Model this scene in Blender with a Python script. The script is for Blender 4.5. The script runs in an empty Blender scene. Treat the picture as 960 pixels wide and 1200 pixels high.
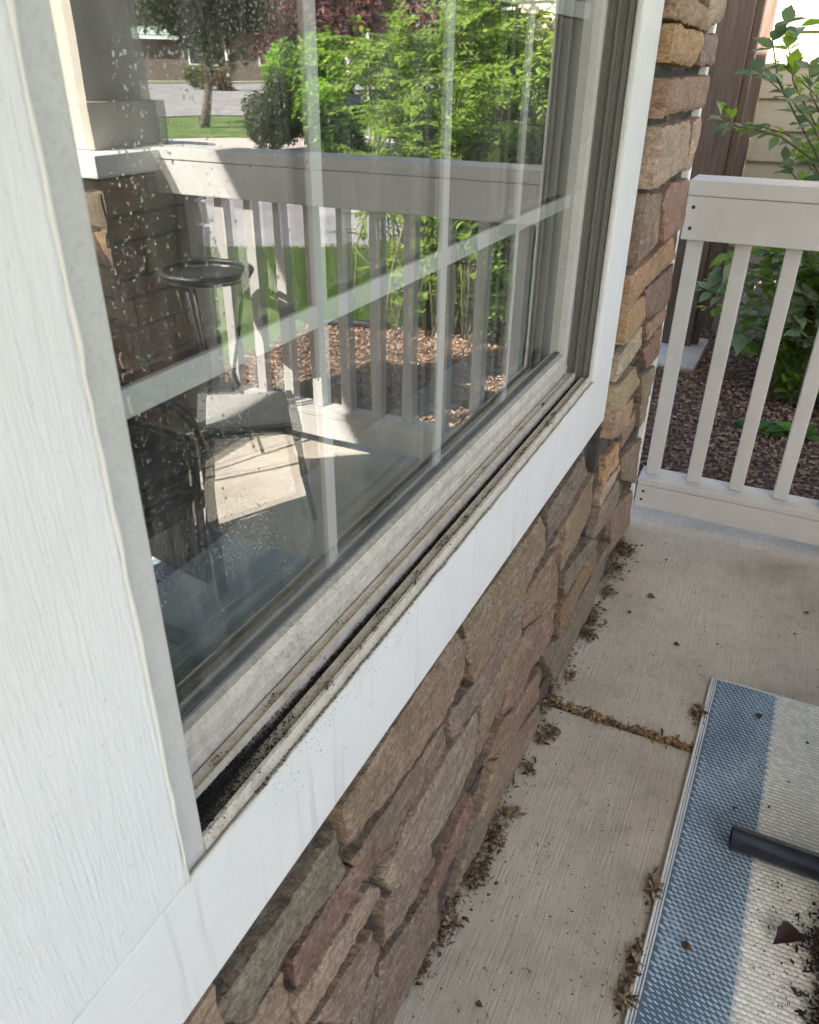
import bpy, bmesh, math, random
from mathutils import Vector, Matrix, noise
from mathutils.geometry import delaunay_2d_cdt
random.seed(7)
R = math.radians
sc = bpy.context.scene
col = sc.collection

# ------------------------------------------------------------------ camera
CAM = Vector((.2803, .0576, 1.1472)); FPX = 910.69
ROWS = ((0.89917104, 0.43746909, 0.01059405), (0.22457485, -0.44054076, -0.86918926), (-0.37557633, 0.78392897, -0.49436605))
r0, r1, r2 = (Vector(r) for r in ROWS)
cd = bpy.data.cameras.new('camera'); cam = bpy.data.objects.new('camera', cd); col.objects.link(cam)
cam.matrix_world = Matrix(((r0.x, -r1.x, -r2.x, CAM.x), (r0.y, -r1.y, -r2.y, CAM.y), (r0.z, -r1.z, -r2.z, CAM.z), (0, 0, 0, 1)))
cd.sensor_fit = 'VERTICAL'; cd.sensor_height = 24; cd.lens = 24 * FPX / 1200
cd.clip_start = .02; cd.clip_end = 900
cd.dof.use_dof = True; cd.dof.focus_distance = 1.35; cd.dof.aperture_fstop = 11
sc.camera = cam
# ------------------------------------------------------------------ light
SUN = Vector((.53, -1.0, 1.0)).normalized()           # direction towards the sun
w = bpy.data.worlds.new('World'); sc.world = w; w.use_nodes = True
nt = w.node_tree; nt.nodes.clear()
sky = nt.nodes.new('ShaderNodeTexSky'); sky.sky_type = 'NISHITA'; sky.sun_disc = False
sky.sun_elevation = math.asin(SUN.z); sky.sun_rotation = math.atan2(SUN.x, SUN.y); sky.dust_density = 2.2; sky.ozone_density = 1.0
bg = nt.nodes.new('ShaderNodeBackground'); bg.inputs[1].default_value = .10
wo = nt.nodes.new('ShaderNodeOutputWorld')
nt.links.new(sky.outputs[0], bg.inputs[0]); nt.links.new(bg.outputs[0], wo.inputs[0])
sl = bpy.data.lights.new('sun', 'SUN'); sl.energy = 5.0; sl.angle = R(.53); sl.color = (1, .93, .83)
so = bpy.data.objects.new('sun', sl); col.objects.link(so)
so.rotation_euler = SUN.to_track_quat('Z', 'Y').to_euler(); so.location = (3, -4, 6)
vs = sc.view_settings; vs.view_transform = 'Standard'; vs.look = 'None'; vs.gamma = 1; vs.use_curve_mapping = False
vs.exposure = 2.3
cy = sc.cycles
cy.use_denoising = True; cy.max_bounces = 10; cy.diffuse_bounces = 4; cy.glossy_bounces = 6; cy.transparent_max_bounces = 24
cy.transmission_bounces = 6; cy.caustics_reflective = False; cy.caustics_refractive = False; cy.sample_clamp_indirect = 6

# ------------------------------------------------------------------ pixel helpers (photo pixel -> point on a known plane)
XG = -.065
def hit(u, v, ax, val, mirror=False):
    d = r0 * ((u - 480) / FPX) + r1 * ((v - 600) / FPX) + r2
    c = CAM.copy()
    if mirror: c.x = 2 * XG - c.x; d.x = -d.x
    t = (val - c[ax]) / d[ax]
    return c + d * t
# ------------------------------------------------------------------ materials
def mat(name):
    m = bpy.data.materials.new(name); m.use_nodes = True
    n = m.node_tree.nodes; n.clear()
    return m, n, m.node_tree.links
class N:
    """tiny node helper"""
    def __init__(s, name):
        s.m, s.n, s.l = mat(name)
        s.out = s.n.new('ShaderNodeOutputMaterial')
        s.p = s.n.new('ShaderNodeBsdfPrincipled'); s.l.new(s.p.outputs[0], s.out.inputs[0])
        s.co = s.n.new('ShaderNodeTexCoord')
        s.p.inputs['Specular IOR Level'].default_value = .35
    def vec(s, scale=(1, 1, 1), rot=(0, 0, 0), src='Object', geo=False):
        mp = s.n.new('ShaderNodeMapping'); mp.inputs['Scale'].default_value = scale; mp.inputs['Rotation'].default_value = rot
        if geo:
            g = s.n.new('ShaderNodeNewGeometry'); s.l.new(g.outputs['Position'], mp.inputs[0])
        else: s.l.new(s.co.outputs[src], mp.inputs[0])
        return mp.outputs[0]
    def noise(s, v, scale=5, detail=5, rough=.6, dist=0):
        t = s.n.new('ShaderNodeTexNoise'); t.inputs['Scale'].default_value = scale; t.inputs['Detail'].default_value = detail
        t.inputs['Roughness'].default_value = rough; t.inputs['Distortion'].default_value = dist
        s.l.new(v, t.inputs['Vector']); return t.outputs[0]
    def voro(s, v, scale=5, feature='F1'):
        t = s.n.new('ShaderNodeTexVoronoi'); t.feature = feature; t.inputs['Scale'].default_value = scale
        s.l.new(v, t.inputs['Vector']); return t.outputs[0]
    def ramp(s, f, stops):
        r = s.n.new('ShaderNodeValToRGB'); e = r.color_ramp.elements
        while len(e) < len(stops): e.new(.5)
        for i, (p, c) in enumerate(stops):
            e[i].position = p; e[i].color = (c[0], c[1], c[2], 1) if hasattr(c, '__len__') else (c, c, c, 1)
        s.l.new(f, r.inputs[0]); return r.outputs[0]
    def mix(s, f, a, b, mode='MIX'):
        x = s.n.new('ShaderNodeMix'); x.data_type = 'RGBA'; x.blend_type = mode
        for i, q in ((0, f), (6, a), (7, b)):
            if hasattr(q, 'links'): s.l.new(q, x.inputs[i])
            else: x.inputs[i].default_value = q if i == 0 else (q[0], q[1], q[2], 1)
        return x.outputs[2]
    def math(s, op, a, b=0.):
        x = s.n.new('ShaderNodeMath'); x.operation = op
        for i, q in ((0, a), (1, b)):
            if hasattr(q, 'links'): s.l.new(q, x.inputs[i])
            else: x.inputs[i].default_value = q
        return x.outputs[0]
    def color(s, c):
        if hasattr(c, 'links'): s.l.new(c, s.p.inputs['Base Color'])
        else: s.p.inputs['Base Color'].default_value = (*c, 1)
    def rough(s, r):
        if hasattr(r, 'links'): s.l.new(r, s.p.inputs['Roughness'])
        else: s.p.inputs['Roughness'].default_value = r
    def bump(s, h, strength=.3, dist=.002):
        b = s.n.new('ShaderNodeBump'); b.inputs['Strength'].default_value = strength; b.inputs['Distance'].default_value = dist
        s.l.new(h, b.inputs['Height'])
        prev = s.p.inputs['Normal'].links
        if prev: s.l.new(prev[0].from_socket, b.inputs['Normal'])
        s.l.new(b.outputs[0], s.p.inputs['Normal'])
    def attr(s, name='tint'):
        a = s.n.new('ShaderNodeAttribute'); a.attribute_name = name; return a.outputs['Color']
    def objcol(s):
        a = s.n.new('ShaderNodeObjectInfo'); return a.outputs['Color']

def paint(name, base, grain, depth=.0012, strength=.5, dirt=.25, rough=.5, drip=0.):
    k = N(name)
    g = k.noise(k.vec(grain, geo=True), 1, 4, .6, .25)
    g2 = k.noise(k.vec((9, 9, 9), geo=True), 1, 6, .7)
    sp = k.noise(k.vec((160, 160, 160), geo=True), 1, 3, .6)
    d = k.ramp(g2, [(.35, 0), (.75, 1)])
    c = k.mix(k.math('MULTIPLY', d, dirt), base, tuple(x * .72 for x in base))
    c = k.mix(k.math('MULTIPLY', k.ramp(sp, [(.66, 0), (.74, 1)]), .25), c, (.25, .22, .19))
    if drip:
        st = k.noise(k.vec((1, 70, 3), geo=True), 1, 3, .6); c = k.mix(k.math('MULTIPLY', k.ramp(st, [(.58, 0), (.70, 1)]), drip), c, (.30, .28, .25))
        s5 = k.noise(k.vec((1, 1, 1), geo=True), 330, 4, .7); c = k.mix(k.math('MULTIPLY', k.ramp(s5, [(.66, 0), (.72, 1)]), .5), c, (.10, .09, .08))
    k.color(c); k.rough(rough); k.bump(g, strength, depth); k.bump(sp, .12, .0006)
    return k.m
M = {}
M['casing_v'] = paint('white_paint_vertical_grain', (.72, .712, .70), (330, 330, 30), .0026, .65, drip=.12)
M['casing_h'] = paint('white_paint_long_grain', (.72, .712, .70), (260, 24, 260), .0020, .6, drip=.30)
M['rail'] = paint('taupe_rail_paint', (.51, .50, .49), (30, 30, 30), .0010, .3, .5, .55)
M['column'] = paint('beige_column_paint', (.52, .48, .42), (30, 30, 30), .0006, .2, .2, .6)
M['white'] = paint('white_trim_paint', (.76, .76, .75), (40, 40, 40), .0006, .2, .2, .5)
M['grid'] = paint('grid_bar_paint', (.62, .61, .585), (40, 40, 40), .0004, .1, .1, .45)
def vinyl(name, base, amount):
    k = N(name)
    v = k.vec((1, 1, 1), geo=True)
    s1 = k.noise(v, 260, 5, .75); s2 = k.noise(v, 45, 6, .75); s3 = k.noise(v, 14, 4, .6)
    m = k.math('MULTIPLY', k.ramp(s1, [(.5, 0), (.68, 1)]), k.ramp(s3, [(.3, .15), (.7, 1)]))
    c = k.mix(k.math('MULTIPLY', m, amount), base, (.09, .075, .06))
    c = k.mix(k.math('MULTIPLY', k.ramp(s2, [(.45, 0), (.8, 1)]), amount * .8), c, (.26, .22, .18))
    k.color(c); k.rough(.42); k.bump(s1, .15, .0006)
    return k.m
M['vinyl_clean'] = vinyl('window_vinyl', (.49, .48, .455), .4)
M['vinyl_dirty'] = vinyl('window_vinyl_dirty', (.60, .545, .475), .95)
M['vinyl_dark'] = vinyl('window_channel_vinyl', (.15, .145, .135), .5)
k = N('gasket'); k.color((.16, .16, .16)); k.rough(.6); M['gasket'] = k.m
k = N('caulk'); k.color((.66, .64, .6)); k.rough(.5); k.bump(k.noise(k.vec((1, 1, 1), geo=True), 90, 3), .5, .002); M['caulk'] = k.m
# stone, colour per stone
k = N('ledge_stone')
v = k.vec((1, 1, 1), geo=True)
n1 = k.noise(v, 16, 8, .68, .4); n2 = k.noise(k.vec((60, 22, 75), geo=True), 1, 6, .7, .8); n3 = k.noise(v, 260, 4, .7); n4 = k.noise(v, 7, 3)
c = k.mix(k.ramp(n1, [(.3, 0), (.72, 1)]), k.mix(.5, k.objcol(), (.10, .088, .08), 'MIX'), k.objcol())
c = k.mix(k.math('MULTIPLY', k.ramp(n2, [(.48, 0), (.7, 1)]), .55), c, k.mix(.55, k.objcol(), (.60, .55, .47)))
c = k.mix(k.math('MULTIPLY', k.ramp(n4, [(.5, 0), (.72, 1)]), .18), c, (.33, .22, .17))
c = k.mix(k.math('MULTIPLY', k.ramp(n3, [(.54, 0), (.68, 1)]), .6), c, (.05, .045, .04))
n6 = k.noise(k.vec((14, 14, 60), geo=True), 1, 5, .65, .9); rd = k.math('ABSOLUTE', k.math('SUBTRACT', n6, .5))
c = k.mix(k.ramp(rd, [(.0, .65), (.016, 0)]), c, (.055, .048, .042))
n7 = k.noise(v, 120, 5, .75)
c = k.mix(k.math('MULTIPLY', k.ramp(n7, [(.48, 0), (.62, 1)]), .7), c, k.mix(.6, k.objcol(), (.04, .035, .03)))
c = k.mix(k.math('MULTIPLY', k.ramp(n7, [(.32, 1), (.45, 0)]), .5), c, k.mix(.4, k.objcol(), (.75, .70, .62)))
k.bump(k.ramp(rd, [(.0, 0.), (.04, 1)]), .5, .003); k.bump(n7, 1., .0032)
k.color(c); k.rough(.85); k.bump(n1, .7, .006); k.bump(n2, .5, .003); k.bump(n3, 1., .0022); M['stone'] = k.m
k = N('mortar'); v = k.vec((1, 1, 1), geo=True); n1 = k.noise(v, 60, 6, .7)
k.color(k.ramp(n1, [(.3, (.035, .033, .031)), (.75, (.105, .098, .09))])); k.rough(.95); k.bump(n1, .8, .006); M['mortar'] = k.m
# concrete with broom finish
k = N('broomed_concrete'); v = k.vec((1, 1, 1), geo=True)
n1 = k.noise(k.vec((260, 9, 1), geo=True), 1, 4, .65); n2 = k.noise(v, 3.2, 6, .62); n3 = k.noise(v, 330, 4, .7); n4 = k.noise(v, 38, 5, .7)
c = k.ramp(n2, [(.28, (.36, .315, .27)), (.5, (.53, .48, .42)), (.72, (.62, .565, .50))])
c = k.mix(k.math('MULTIPLY', k.ramp(n1, [(.35, 0), (.7, 1)]), .32), c, (.27, .235, .20))
c = k.mix(k.math('MULTIPLY', k.ramp(n4, [(.5, 0), (.75, 1)]), .35), c, (.17, .145, .12))
c = k.mix(k.math('MULTIPLY', k.ramp(n3, [(.63, 0), (.72, 1)]), .6), c, (.075, .06, .05))
k.color(c); k.rough(.8); k.bump(n1, .9, .003); k.bump(n3, .7, .002); M['concrete'] = k.m
def simple(name, stops, scale, rough=.8, bump=.3, dist=.004, detail=5, sc3=(1, 1, 1)):
    k = N(name); n1 = k.noise(k.vec(sc3, geo=True), scale, detail, .65)
    k.color(k.ramp(n1, stops)); k.rough(rough)
    if bump: k.bump(n1, bump, dist)
    return k.m
M['sidewalk'] = simple('sidewalk_concrete', [(.3, (.42, .36, .32)), (.7, (.55, .48, .43))], 6)
M['asphalt'] = simple('street_asphalt', [(.3, (.18, .17, .172)), (.5, (.25, .238, .24)), (.7, (.34, .325, .325))], 1.6, .85, .3, .004, 9)
M['soil'] = simple('mulch_soil', [(.3, (.05, .034, .026)), (.55, (.11, .072, .054)), (.8, (.18, .125, .092))], 55, .95, .9, .012, 7)
M['lawn'] = simple('lawn_ground', [(.3, (.045, .08, .018)), (.5, (.09, .145, .03)), (.7, (.18, .215, .075))], 2.2, .9, .6, .03, 9)
M['drygrass'] = simple('far_ground', [(.3, (.07, .10, .035)), (.7, (.16, .17, .07))], .6, .95, 0)
M['siding'] = simple('beige_siding', [(.3, (.47, .40, .29)), (.7, (.55, .475, .35))], 1, .7, .3, .0012, 5, (3, 3, 120))
M['brown'] = simple('brown_stained_wood', [(.25, (.085, .056, .043)), (.75, (.20, .14, .108))], 1, .6, .35, .0015, 6, (60, 60, 4))
M['bark'] = simple('bark', [(.3, (.06, .045, .035)), (.7, (.16, .12, .09))], 1, .9, .8, .01, 5, (30, 30, 6))
M['stem'] = simple('green_stem', [(.3, (.10, .085, .045)), (.7, (.20, .19, .09))], 40, .7, 0)
M['roofing'] = simple('green_grey_roof', [(.3, (.30, .37, .34)), (.7, (.42, .48, .44))], 3, .7, 0)
M['shingle'] = simple('dark_shingles', [(.3, (.08, .07, .065)), (.7, (.15, .13, .12))], 6, .9, .3)
M['house'] = simple('brown_house_wall', [(.3, (.10, .075, .058)), (.7, (.15, .115, .09))], 2, .8, 0)
M['housetan'] = simple('tan_house_wall', [(.3, (.30, .25, .2)), (.7, (.38, .32, .26))], 2, .8, 0)
M['blackmetal'] = simple('black_metal', [(.3, (.012, .012, .013)), (.7, (.03, .03, .032))], 40, .42, .1, .0008)
M['wicker'] = simple('black_wicker', [(.35, (.008, .008, .009)), (.65, (.04, .04, .043))], 1, .5, .8, .004, 2, (90, 90, 160))
M['cushion'] = simple('grey_cushion_fabric', [(.3, (.30, .30, .29)), (.7, (.40, .40, .385))], 120, .9, .25, .001)
M['tube'] = simple('navy_black_plastic', [(.3, (.010, .012, .020)), (.7, (.028, .032, .045))], 60, .33, .25, .0008)
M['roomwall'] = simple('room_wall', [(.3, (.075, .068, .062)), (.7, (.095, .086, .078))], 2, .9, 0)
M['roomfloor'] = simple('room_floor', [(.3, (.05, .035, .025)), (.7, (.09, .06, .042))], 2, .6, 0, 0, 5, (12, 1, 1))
M['stool'] = simple('stool_paint', [(.3, (.50, .56, .56)), (.7, (.60, .66, .65))], 5, .35, 0)
M['ceiling'] = simple('porch_ceiling_paint', [(.3, (.66, .64, .6)), (.7, (.74, .72, .68))], 4, .7, 0)
M['carpaint'] = simple('white_car_paint', [(.3, (.68, .69, .70)), (.7, (.74, .75, .76))], 1, .25, 0)
M['carglass'] = simple('car_glass', [(.3, (.01, .012, .014)), (.7, (.02, .022, .025))], 1, .08, 0)
M['rubber'] = simple('tyre_rubber', [(.3, (.012, .012, .012)), (.7, (.03, .03, .03))], 30, .8, 0)
M['steel'] = simple('galvanised_steel', [(.3, (.42, .43, .44)), (.7, (.55, .56, .57))], 30, .4, 0)
M['orange'] = simple('orange_paint', [(.3, (.65, .22, .05)), (.7, (.72, .28, .08))], 30, .5, 0)
M['edging'] = simple('black_edging', [(.3, (.012, .012, .012)), (.7, (.03, .03, .03))], 30, .6, 0)
def tinted(name, rough=.85, transl=0., var=.25, scale=90):
    k = N(name); n1 = k.noise(k.vec((1, 1, 1), geo=True), scale, 3)
    c = k.mix(k.math('MULTIPLY', k.ramp(n1, [(.3, 0), (.75, 1)]), var), k.attr(), (.02, .015, .01))
    k.color(c); k.rough(rough)
    if transl:
        t = k.n.new('ShaderNodeBsdfTranslucent'); k.l.new(k.mix(.6, c, (1.25, 1.3, .5), 'MULTIPLY'), t.inputs[0])
        a = k.n.new('ShaderNodeMixShader'); a.inputs[0].default_value = transl
        k.l.new(k.p.outputs[0], a.inputs[1]); k.l.new(t.outputs[0], a.inputs[2]); k.l.new(a.outputs[0], k.out.inputs[0])
    return k.m
M['debris'] = tinted('dry_debris')
M['weave'] = tinted('rug_weave', .75, 0, .12, 60)
M['leaf'] = tinted('leaf', .5, .5, .12, 25)
k = N('leaf_single'); oc = k.objcol(); n1 = k.noise(k.vec((1, 1, 1)), 30, 3)
c = k.mix(k.math('MULTIPLY', n1, .3), oc, (.3, .36, .24)); k.color(c); k.rough(.5)
t = k.n.new('ShaderNodeBsdfTranslucent'); k.l.new(c, t.inputs[0]); a = k.n.new('ShaderNodeMixShader'); a.inputs[0].default_value = .35
k.l.new(k.p.outputs[0], a.inputs[1]); k.l.new(t.outputs[0], a.inputs[2]); k.l.new(a.outputs[0], k.out.inputs[0]); M['leaf_single'] = k.m
def glass(name, f0, tint, dust):
    k = N(name); k.n.remove(k.p)
    lw = k.n.new('ShaderNodeLayerWeight'); lw.inputs[0].default_value = .5
    p5 = k.math('POWER', lw.outputs['Facing'], 5.)
    r = k.math('ADD', k.math('MULTIPLY', p5, 1 - f0), f0)
    fac = k.math('DIVIDE', k.math('MULTIPLY', r, 2.), k.math('ADD', r, 1.))
    tr = k.n.new('ShaderNodeBsdfTransparent'); tr.inputs[0].default_value = (*tint, 1)
    gl = k.n.new('ShaderNodeBsdfGlossy'); gl.inputs['Roughness'].default_value = 0; gl.inputs[0].default_value = (.97, .98, .97, 1)
    bp = k.n.new('ShaderNodeBump'); bp.inputs['Strength'].default_value = 1; bp.inputs['Distance'].default_value = .00022
    k.l.new(k.noise(k.vec((1, 1, 1), geo=True), 6, 2, .5), bp.inputs['Height']); k.l.new(bp.outputs[0], gl.inputs['Normal'])
    mx = k.n.new('ShaderNodeMixShader'); k.l.new(fac, mx.inputs[0]); k.l.new(tr.outputs[0], mx.inputs[1]); k.l.new(gl.outputs[0], mx.inputs[2])
    sh = mx.outputs[0]
    if dust:
        v = k.vec((1, 1, 1), geo=True)
        s1 = k.noise(v, 520, 3, .7); s2 = k.noise(v, 7, 4, .6)
        m = k.math('MULTIPLY', k.ramp(s1, [(.56, 0), (.66, 1)]), k.ramp(s2, [(.48, 0), (.7, 1)]))
        s3 = k.noise(k.vec((1, 30, 5), geo=True), 1, 5, .7); sx = k.n.new('ShaderNodeSeparateXYZ'); k.l.new(v, sx.inputs[0])
        near = k.ramp(sx.outputs['Y'], [(.35, 1), (.85, .25)])
        film = k.math('MULTIPLY', k.ramp(s3, [(.45, 0), (.75, 1)]), near)
        m = k.math('ADD', k.math('MULTIPLY', m, dust), k.math('ADD', k.math('MULTIPLY', s2, .045), k.math('MULTIPLY', film, .16)))
        df = k.n.new('ShaderNodeBsdfDiffuse'); df.inputs[0].default_value = (.62, .6, .55, 1)
        m2 = k.n.new('ShaderNodeMixShader'); k.l.new(m, m2.inputs[0]); k.l.new(sh, m2.inputs[1]); k.l.new(df.outputs[0], m2.inputs[2]); sh = m2.outputs[0]
    k.l.new(sh, k.out.inputs[0]); return k.m
M['glass_outer'] = glass('window_glass_outer', .14, (.93, .96, .95), .6)
M['glass_inner'] = glass('window_glass_inner', .10, (.88, .93, .92), 0)
k = N('water'); k.color((1, 1, 1)); k.rough(.02); k.p.inputs['Transmission Weight'].default_value = 1; k.p.inputs['IOR'].default_value = 1.33; M['water'] = k.m

# ------------------------------------------------------------------ objects
def tag(o, label=None, cat=None, group=None, kind=None):
    if label: o['label'] = label
    if cat: o['category'] = cat
    if group: o['group'] = group
    if kind: o['kind'] = kind
    return o
def empty(name, loc=(0, 0, 0), label=None, cat=None, group=None):
    o = bpy.data.objects.new(name, None); col.objects.link(o); o.location = loc; o.empty_display_size = .05
    return tag(o, label, cat, group)
def link(name, me, m, parent=None, loc=None):
    o = bpy.data.objects.new(name, me); col.objects.link(o)
    if m is not None and not me.materials: me.materials.append(m)
    if parent is not None:
        o.parent = parent; o.matrix_parent_inverse = Matrix.Translation(parent.location).inverted() if parent.parent is None else parent_inv(parent)
    if loc is not None: o.location = loc
    return o
def parent_inv(p):
    m = Matrix.Identity(4); q = p
    chain = []
    while q is not None: chain.append(q); q = q.parent
    for q in reversed(chain):
        m = m @ (q.matrix_parent_inverse if q.parent else Matrix.Identity(4)) @ q.matrix_basis
    return m.inverted()
class MB:
    def __init__(s): s.v = []; s.f = []; s.c = []
    def add(s, vs, fs, c=None):
        b = len(s.v); s.v += [tuple(q) for q in vs]
        for f in fs: s.f.append(tuple(i + b for i in f)); s.c.append(c or (1, 1, 1))
    def box(s, x0, x1, y0, y1, z0, z1, c=None):
        s.add([(x0, y0, z0), (x1, y0, z0), (x1, y1, z0), (x0, y1, z0), (x0, y0, z1), (x1, y0, z1), (x1, y1, z1), (x0, y1, z1)],
              [(0, 3, 2, 1), (4, 5, 6, 7), (0, 1, 5, 4), (1, 2, 6, 5), (2, 3, 7, 6), (3, 0, 4, 7)], c)
    def tube(s, pts, rad, n=8, c=None, caps=True):
        pts = [Vector(p) for p in pts]; rings = []
        for i, p in enumerate(pts):
            d = (pts[min(i + 1, len(pts) - 1)] - pts[max(i - 1, 0)]).normalized()
            a = d.orthogonal().normalized() if abs(d.z) > .95 else d.cross(Vector((0, 0, 1))).normalized()
            b = d.cross(a); r = rad[i] if hasattr(rad, '__len__') else rad
            rings.append([p + (a * math.cos(t) + b * math.sin(t)) * r for t in [2 * math.pi * j / n for j in range(n)]])
        vs = [q for r in rings for q in r]; fs = []
        for i in range(len(rings) - 1):
            for j in range(n): fs.append((i * n + j, i * n + (j + 1) % n, (i + 1) * n + (j + 1) % n, (i + 1) * n + j))
        if caps: fs.append(tuple(reversed(range(n)))); fs.append(tuple((len(rings) - 1) * n + j for j in range(n)))
        s.add(vs, fs, c)
    def mesh(s, name, smooth=False, tint=False):
        me = bpy.data.meshes.new(name); me.from_pydata(s.v, [], s.f)
        if tint:
            a = me.attributes.new('tint', 'FLOAT_COLOR', 'FACE'); a.data.foreach_set('color', [q for c in s.c for q in (c[0], c[1], c[2], 1)])
        if smooth: me.polygons.foreach_set('use_smooth', [True] * len(me.polygons))
        me.update(); return me
    def build(s, name, m, parent=None, smooth=False, tint=False): return link(name, s.mesh(name, smooth, tint), m, parent)
def bevbox(name, x0, x1, y0, y1, z0, z1, m, parent=None, bev=.003, seg=2):
    bm = bmesh.new(); bmesh.ops.create_cube(bm, size=1)
    c = Vector(((x0 + x1) / 2, (y0 + y1) / 2, (z0 + z1) / 2))
    bmesh.ops.scale(bm, vec=(x1 - x0, y1 - y0, z1 - z0), verts=bm.verts)
    if bev: bmesh.ops.bevel(bm, geom=bm.edges[:], offset=bev, segments=seg, affect='EDGES', profile=.6)
    bmesh.ops.translate(bm, vec=c, verts=bm.verts)
    me = bpy.data.meshes.new(name); bm.to_mesh(me); bm.free()
    return link(name, me, m, parent)
def prism(name, prof, axis, a, b, m, parent=None):
    """closed polygon profile (two coords) extruded along an axis; axis 1: profile is (x,z); axis 2: profile is (x,y)"""
    P = (lambda p, t: (p[0], t, p[1])) if axis == 1 else ((lambda p, t: (p[0], p[1], t)) if axis == 2 else (lambda p, t: (t, p[0], p[1])))
    n = len(prof); mb = MB()
    mb.add([P(p, a) for p in prof] + [P(p, b) for p in prof],
           [(i, (i + 1) % n, n + (i + 1) % n, n + i) for i in range(n)] + [tuple(range(n))[::-1], tuple(range(n, 2 * n))])
    o = mb.build(name, m, parent)
    bm = bmesh.new(); bm.from_mesh(o.data); bmesh.ops.recalc_face_normals(bm, faces=bm.faces); bm.to_mesh(o.data); bm.free()
    return o
rnd = random.uniform

# ================================================================== SETTING
GZ = -.17
def gz(x, y):                                        # gentle rise of the ground away from the house
    d = max(0., y + .25 * x - 11.)
    return GZ + .022 * d if d < 60 else GZ + .022 * 60
def sheet(name, poly, m, dz=0., step=None, z=None):
    n = len(poly); mb = MB(); mb.add([(p[0], p[1], (gz(*p) if z is None else z) + dz) for p in poly], [tuple(range(n))])
    return tag(mb.build(name, m), kind='structure')
# terrain grid to the horizon
mb = MB(); xs = [-320, -160, -60, -20, -6, 0, 3, 6, 10, 15, 20, 26, 34, 44, 60, 90, 160, 320]; ys = [-320, -120, -40, -12, -3, 2, 4, 7, 9, 11, 13, 16, 20, 25, 31, 38, 48, 62, 90, 160, 320]
mb.add([(x, y, gz(x, y) - .012) for y in ys for x in xs], [(j * len(xs) + i, j * len(xs) + i + 1, (j + 1) * len(xs) + i + 1, (j + 1) * len(xs) + i) for j in range(len(ys) - 1) for i in range(len(xs) - 1)])
tag(mb.build('ground', M['drygrass']), kind='structure')
def strip(name, cells, m, dz):
    """a band of quads given as pairs of edge points, following the terrain"""
    mb = MB(); vs = []
    for a, b in cells:
        for t in (0, .25, .5, .75, 1):
            x = a[0] + (b[0] - a[0]) * t; y = a[1] + (b[1] - a[1]) * t; vs.append((x, y, gz(x, y) + dz))
    fs = [(i * 5 + j, i * 5 + j + 1, i * 5 + j + 6, i * 5 + j + 5) for i in range(len(cells) - 1) for j in range(4)]
    mb.add(vs, fs); return tag(mb.build(name, m), kind='structure')
sheet('mulch_bed', [(-1.5, 2.2), (2.0, 2.2), (2.12, 3.9), (1.75, 3.98), (1.45, 4.15), (1.2, 4.55), (1.05, 5.3), (.9, 6.4), (-1.5, 6.4)], M['soil'], 0, z=GZ)
sheet('lawn', [(2.0, 2.2), (9, -8), (12, -8), (7.6, 1.5), (4.4, 5.1), (3.0, 5.85), (1.2, 7.2), (.9, 6.4), (1.05, 5.3), (1.2, 4.55), (1.45, 4.15), (1.75, 3.98), (2.12, 3.9)], M['lawn'], 0, z=GZ + .004)
strip('driveway', [((12.4, -8), (17.5, -8)), ((8, 1.5), (12.5, 2.5)), ((4.6, 5.1), (8.9, 8.2)), ((3.0, 5.95), (6.5, 10.2)), ((.2, 7.9), (3.0, 12.2)), ((-5, 11), (-3, 15))], M['asphalt'], .010)
strip('sidewalk', [((16, 2), (18, 3)), ((10.9, 10.0), (12.7, 11.6)), ((8.3, 12.0), (9.9, 13.9)), ((4, 15.2), (5.4, 17.4)), ((-6, 21), (-5, 23))], M['sidewalk'], .016)
strip('verge', [((18.1, 3), (25, 9)), ((12.8, 11.6), (16.2, 15.0)), ((10.0, 14.0), (13.8, 18.0)), ((5.5, 17.5), (9.5, 22)), ((-5, 23), (-2, 28))], M['lawn'], .013)
strip('street', [((26, 9), (48, 20)), ((16.4, 15.1), (30, 30.5)), ((14, 18.1), (25, 35)), ((9.7, 22.1), (18, 40)), ((-2, 28), (4, 50))], M['asphalt'], .02)
strip('far_kerb', [((48.1, 20), (48.8, 20.4)), ((30.1, 30.6), (30.6, 31.1)), ((25.1, 35.1), (25.6, 35.6)), ((18.1, 40.1), (18.6, 40.6)), ((4, 50), (4.3, 50.6))], M['sidewalk'], .12)

# porch slabs: two pours with a recessed joint between
JY = 1.285
floor = tag(bevbox('porch_floor', -.06, 2.02, -3.2, JY - .007, -.32, 0, M['concrete'], None, .006), kind='structure')
floor2 = tag(bevbox('porch_floor', -.06, 2.02, JY + .007, 2.27, -.32, .001, M['concrete'], None, .006), kind='structure')
tag(bevbox('porch_footing', -.01, 2.0, -3.1, 2.24, -.5, -.013, M['mortar'], None, 0), kind='structure')

# ------------------------------------------------------------------ ledge stone wall
YA, YB, YCR, ZC0, ZC1 = .297, 1.4006, 1.5537, .5327, .6615
wall = empty('stone_wall', (0, .9, 0), 'brown and grey ledge stone wall with dark recessed joints around the white window', 'wall')
BX = -.026; BX2 = -.006
def backing(y0, y1, z0, z1, bx=-.026): bevbox('mortar_backing', -.15, bx, y0, y1, z0, z1, M['mortar'], wall, 0)
backing(-3.0, .20, -.1, 2.7); backing(.2, 1.50, -.1, .60); backing(1.50, 1.556, -.1, 2.7); backing(1.556, 2.095, -.1, 2.7, BX2); backing(.2, 1.5, 2.06, 2.7)
TAN, GRY, RED, OCH, PNK, LGT, BRN, PUR, OLV = (.36, .285, .20), (.29, .25, .205), (.27, .165, .125), (.43, .30, .17), (.36, .245, .19), (.44, .37, .285), (.23, .185, .145), (.27, .20, .165), (.33, .27, .19)
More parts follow.
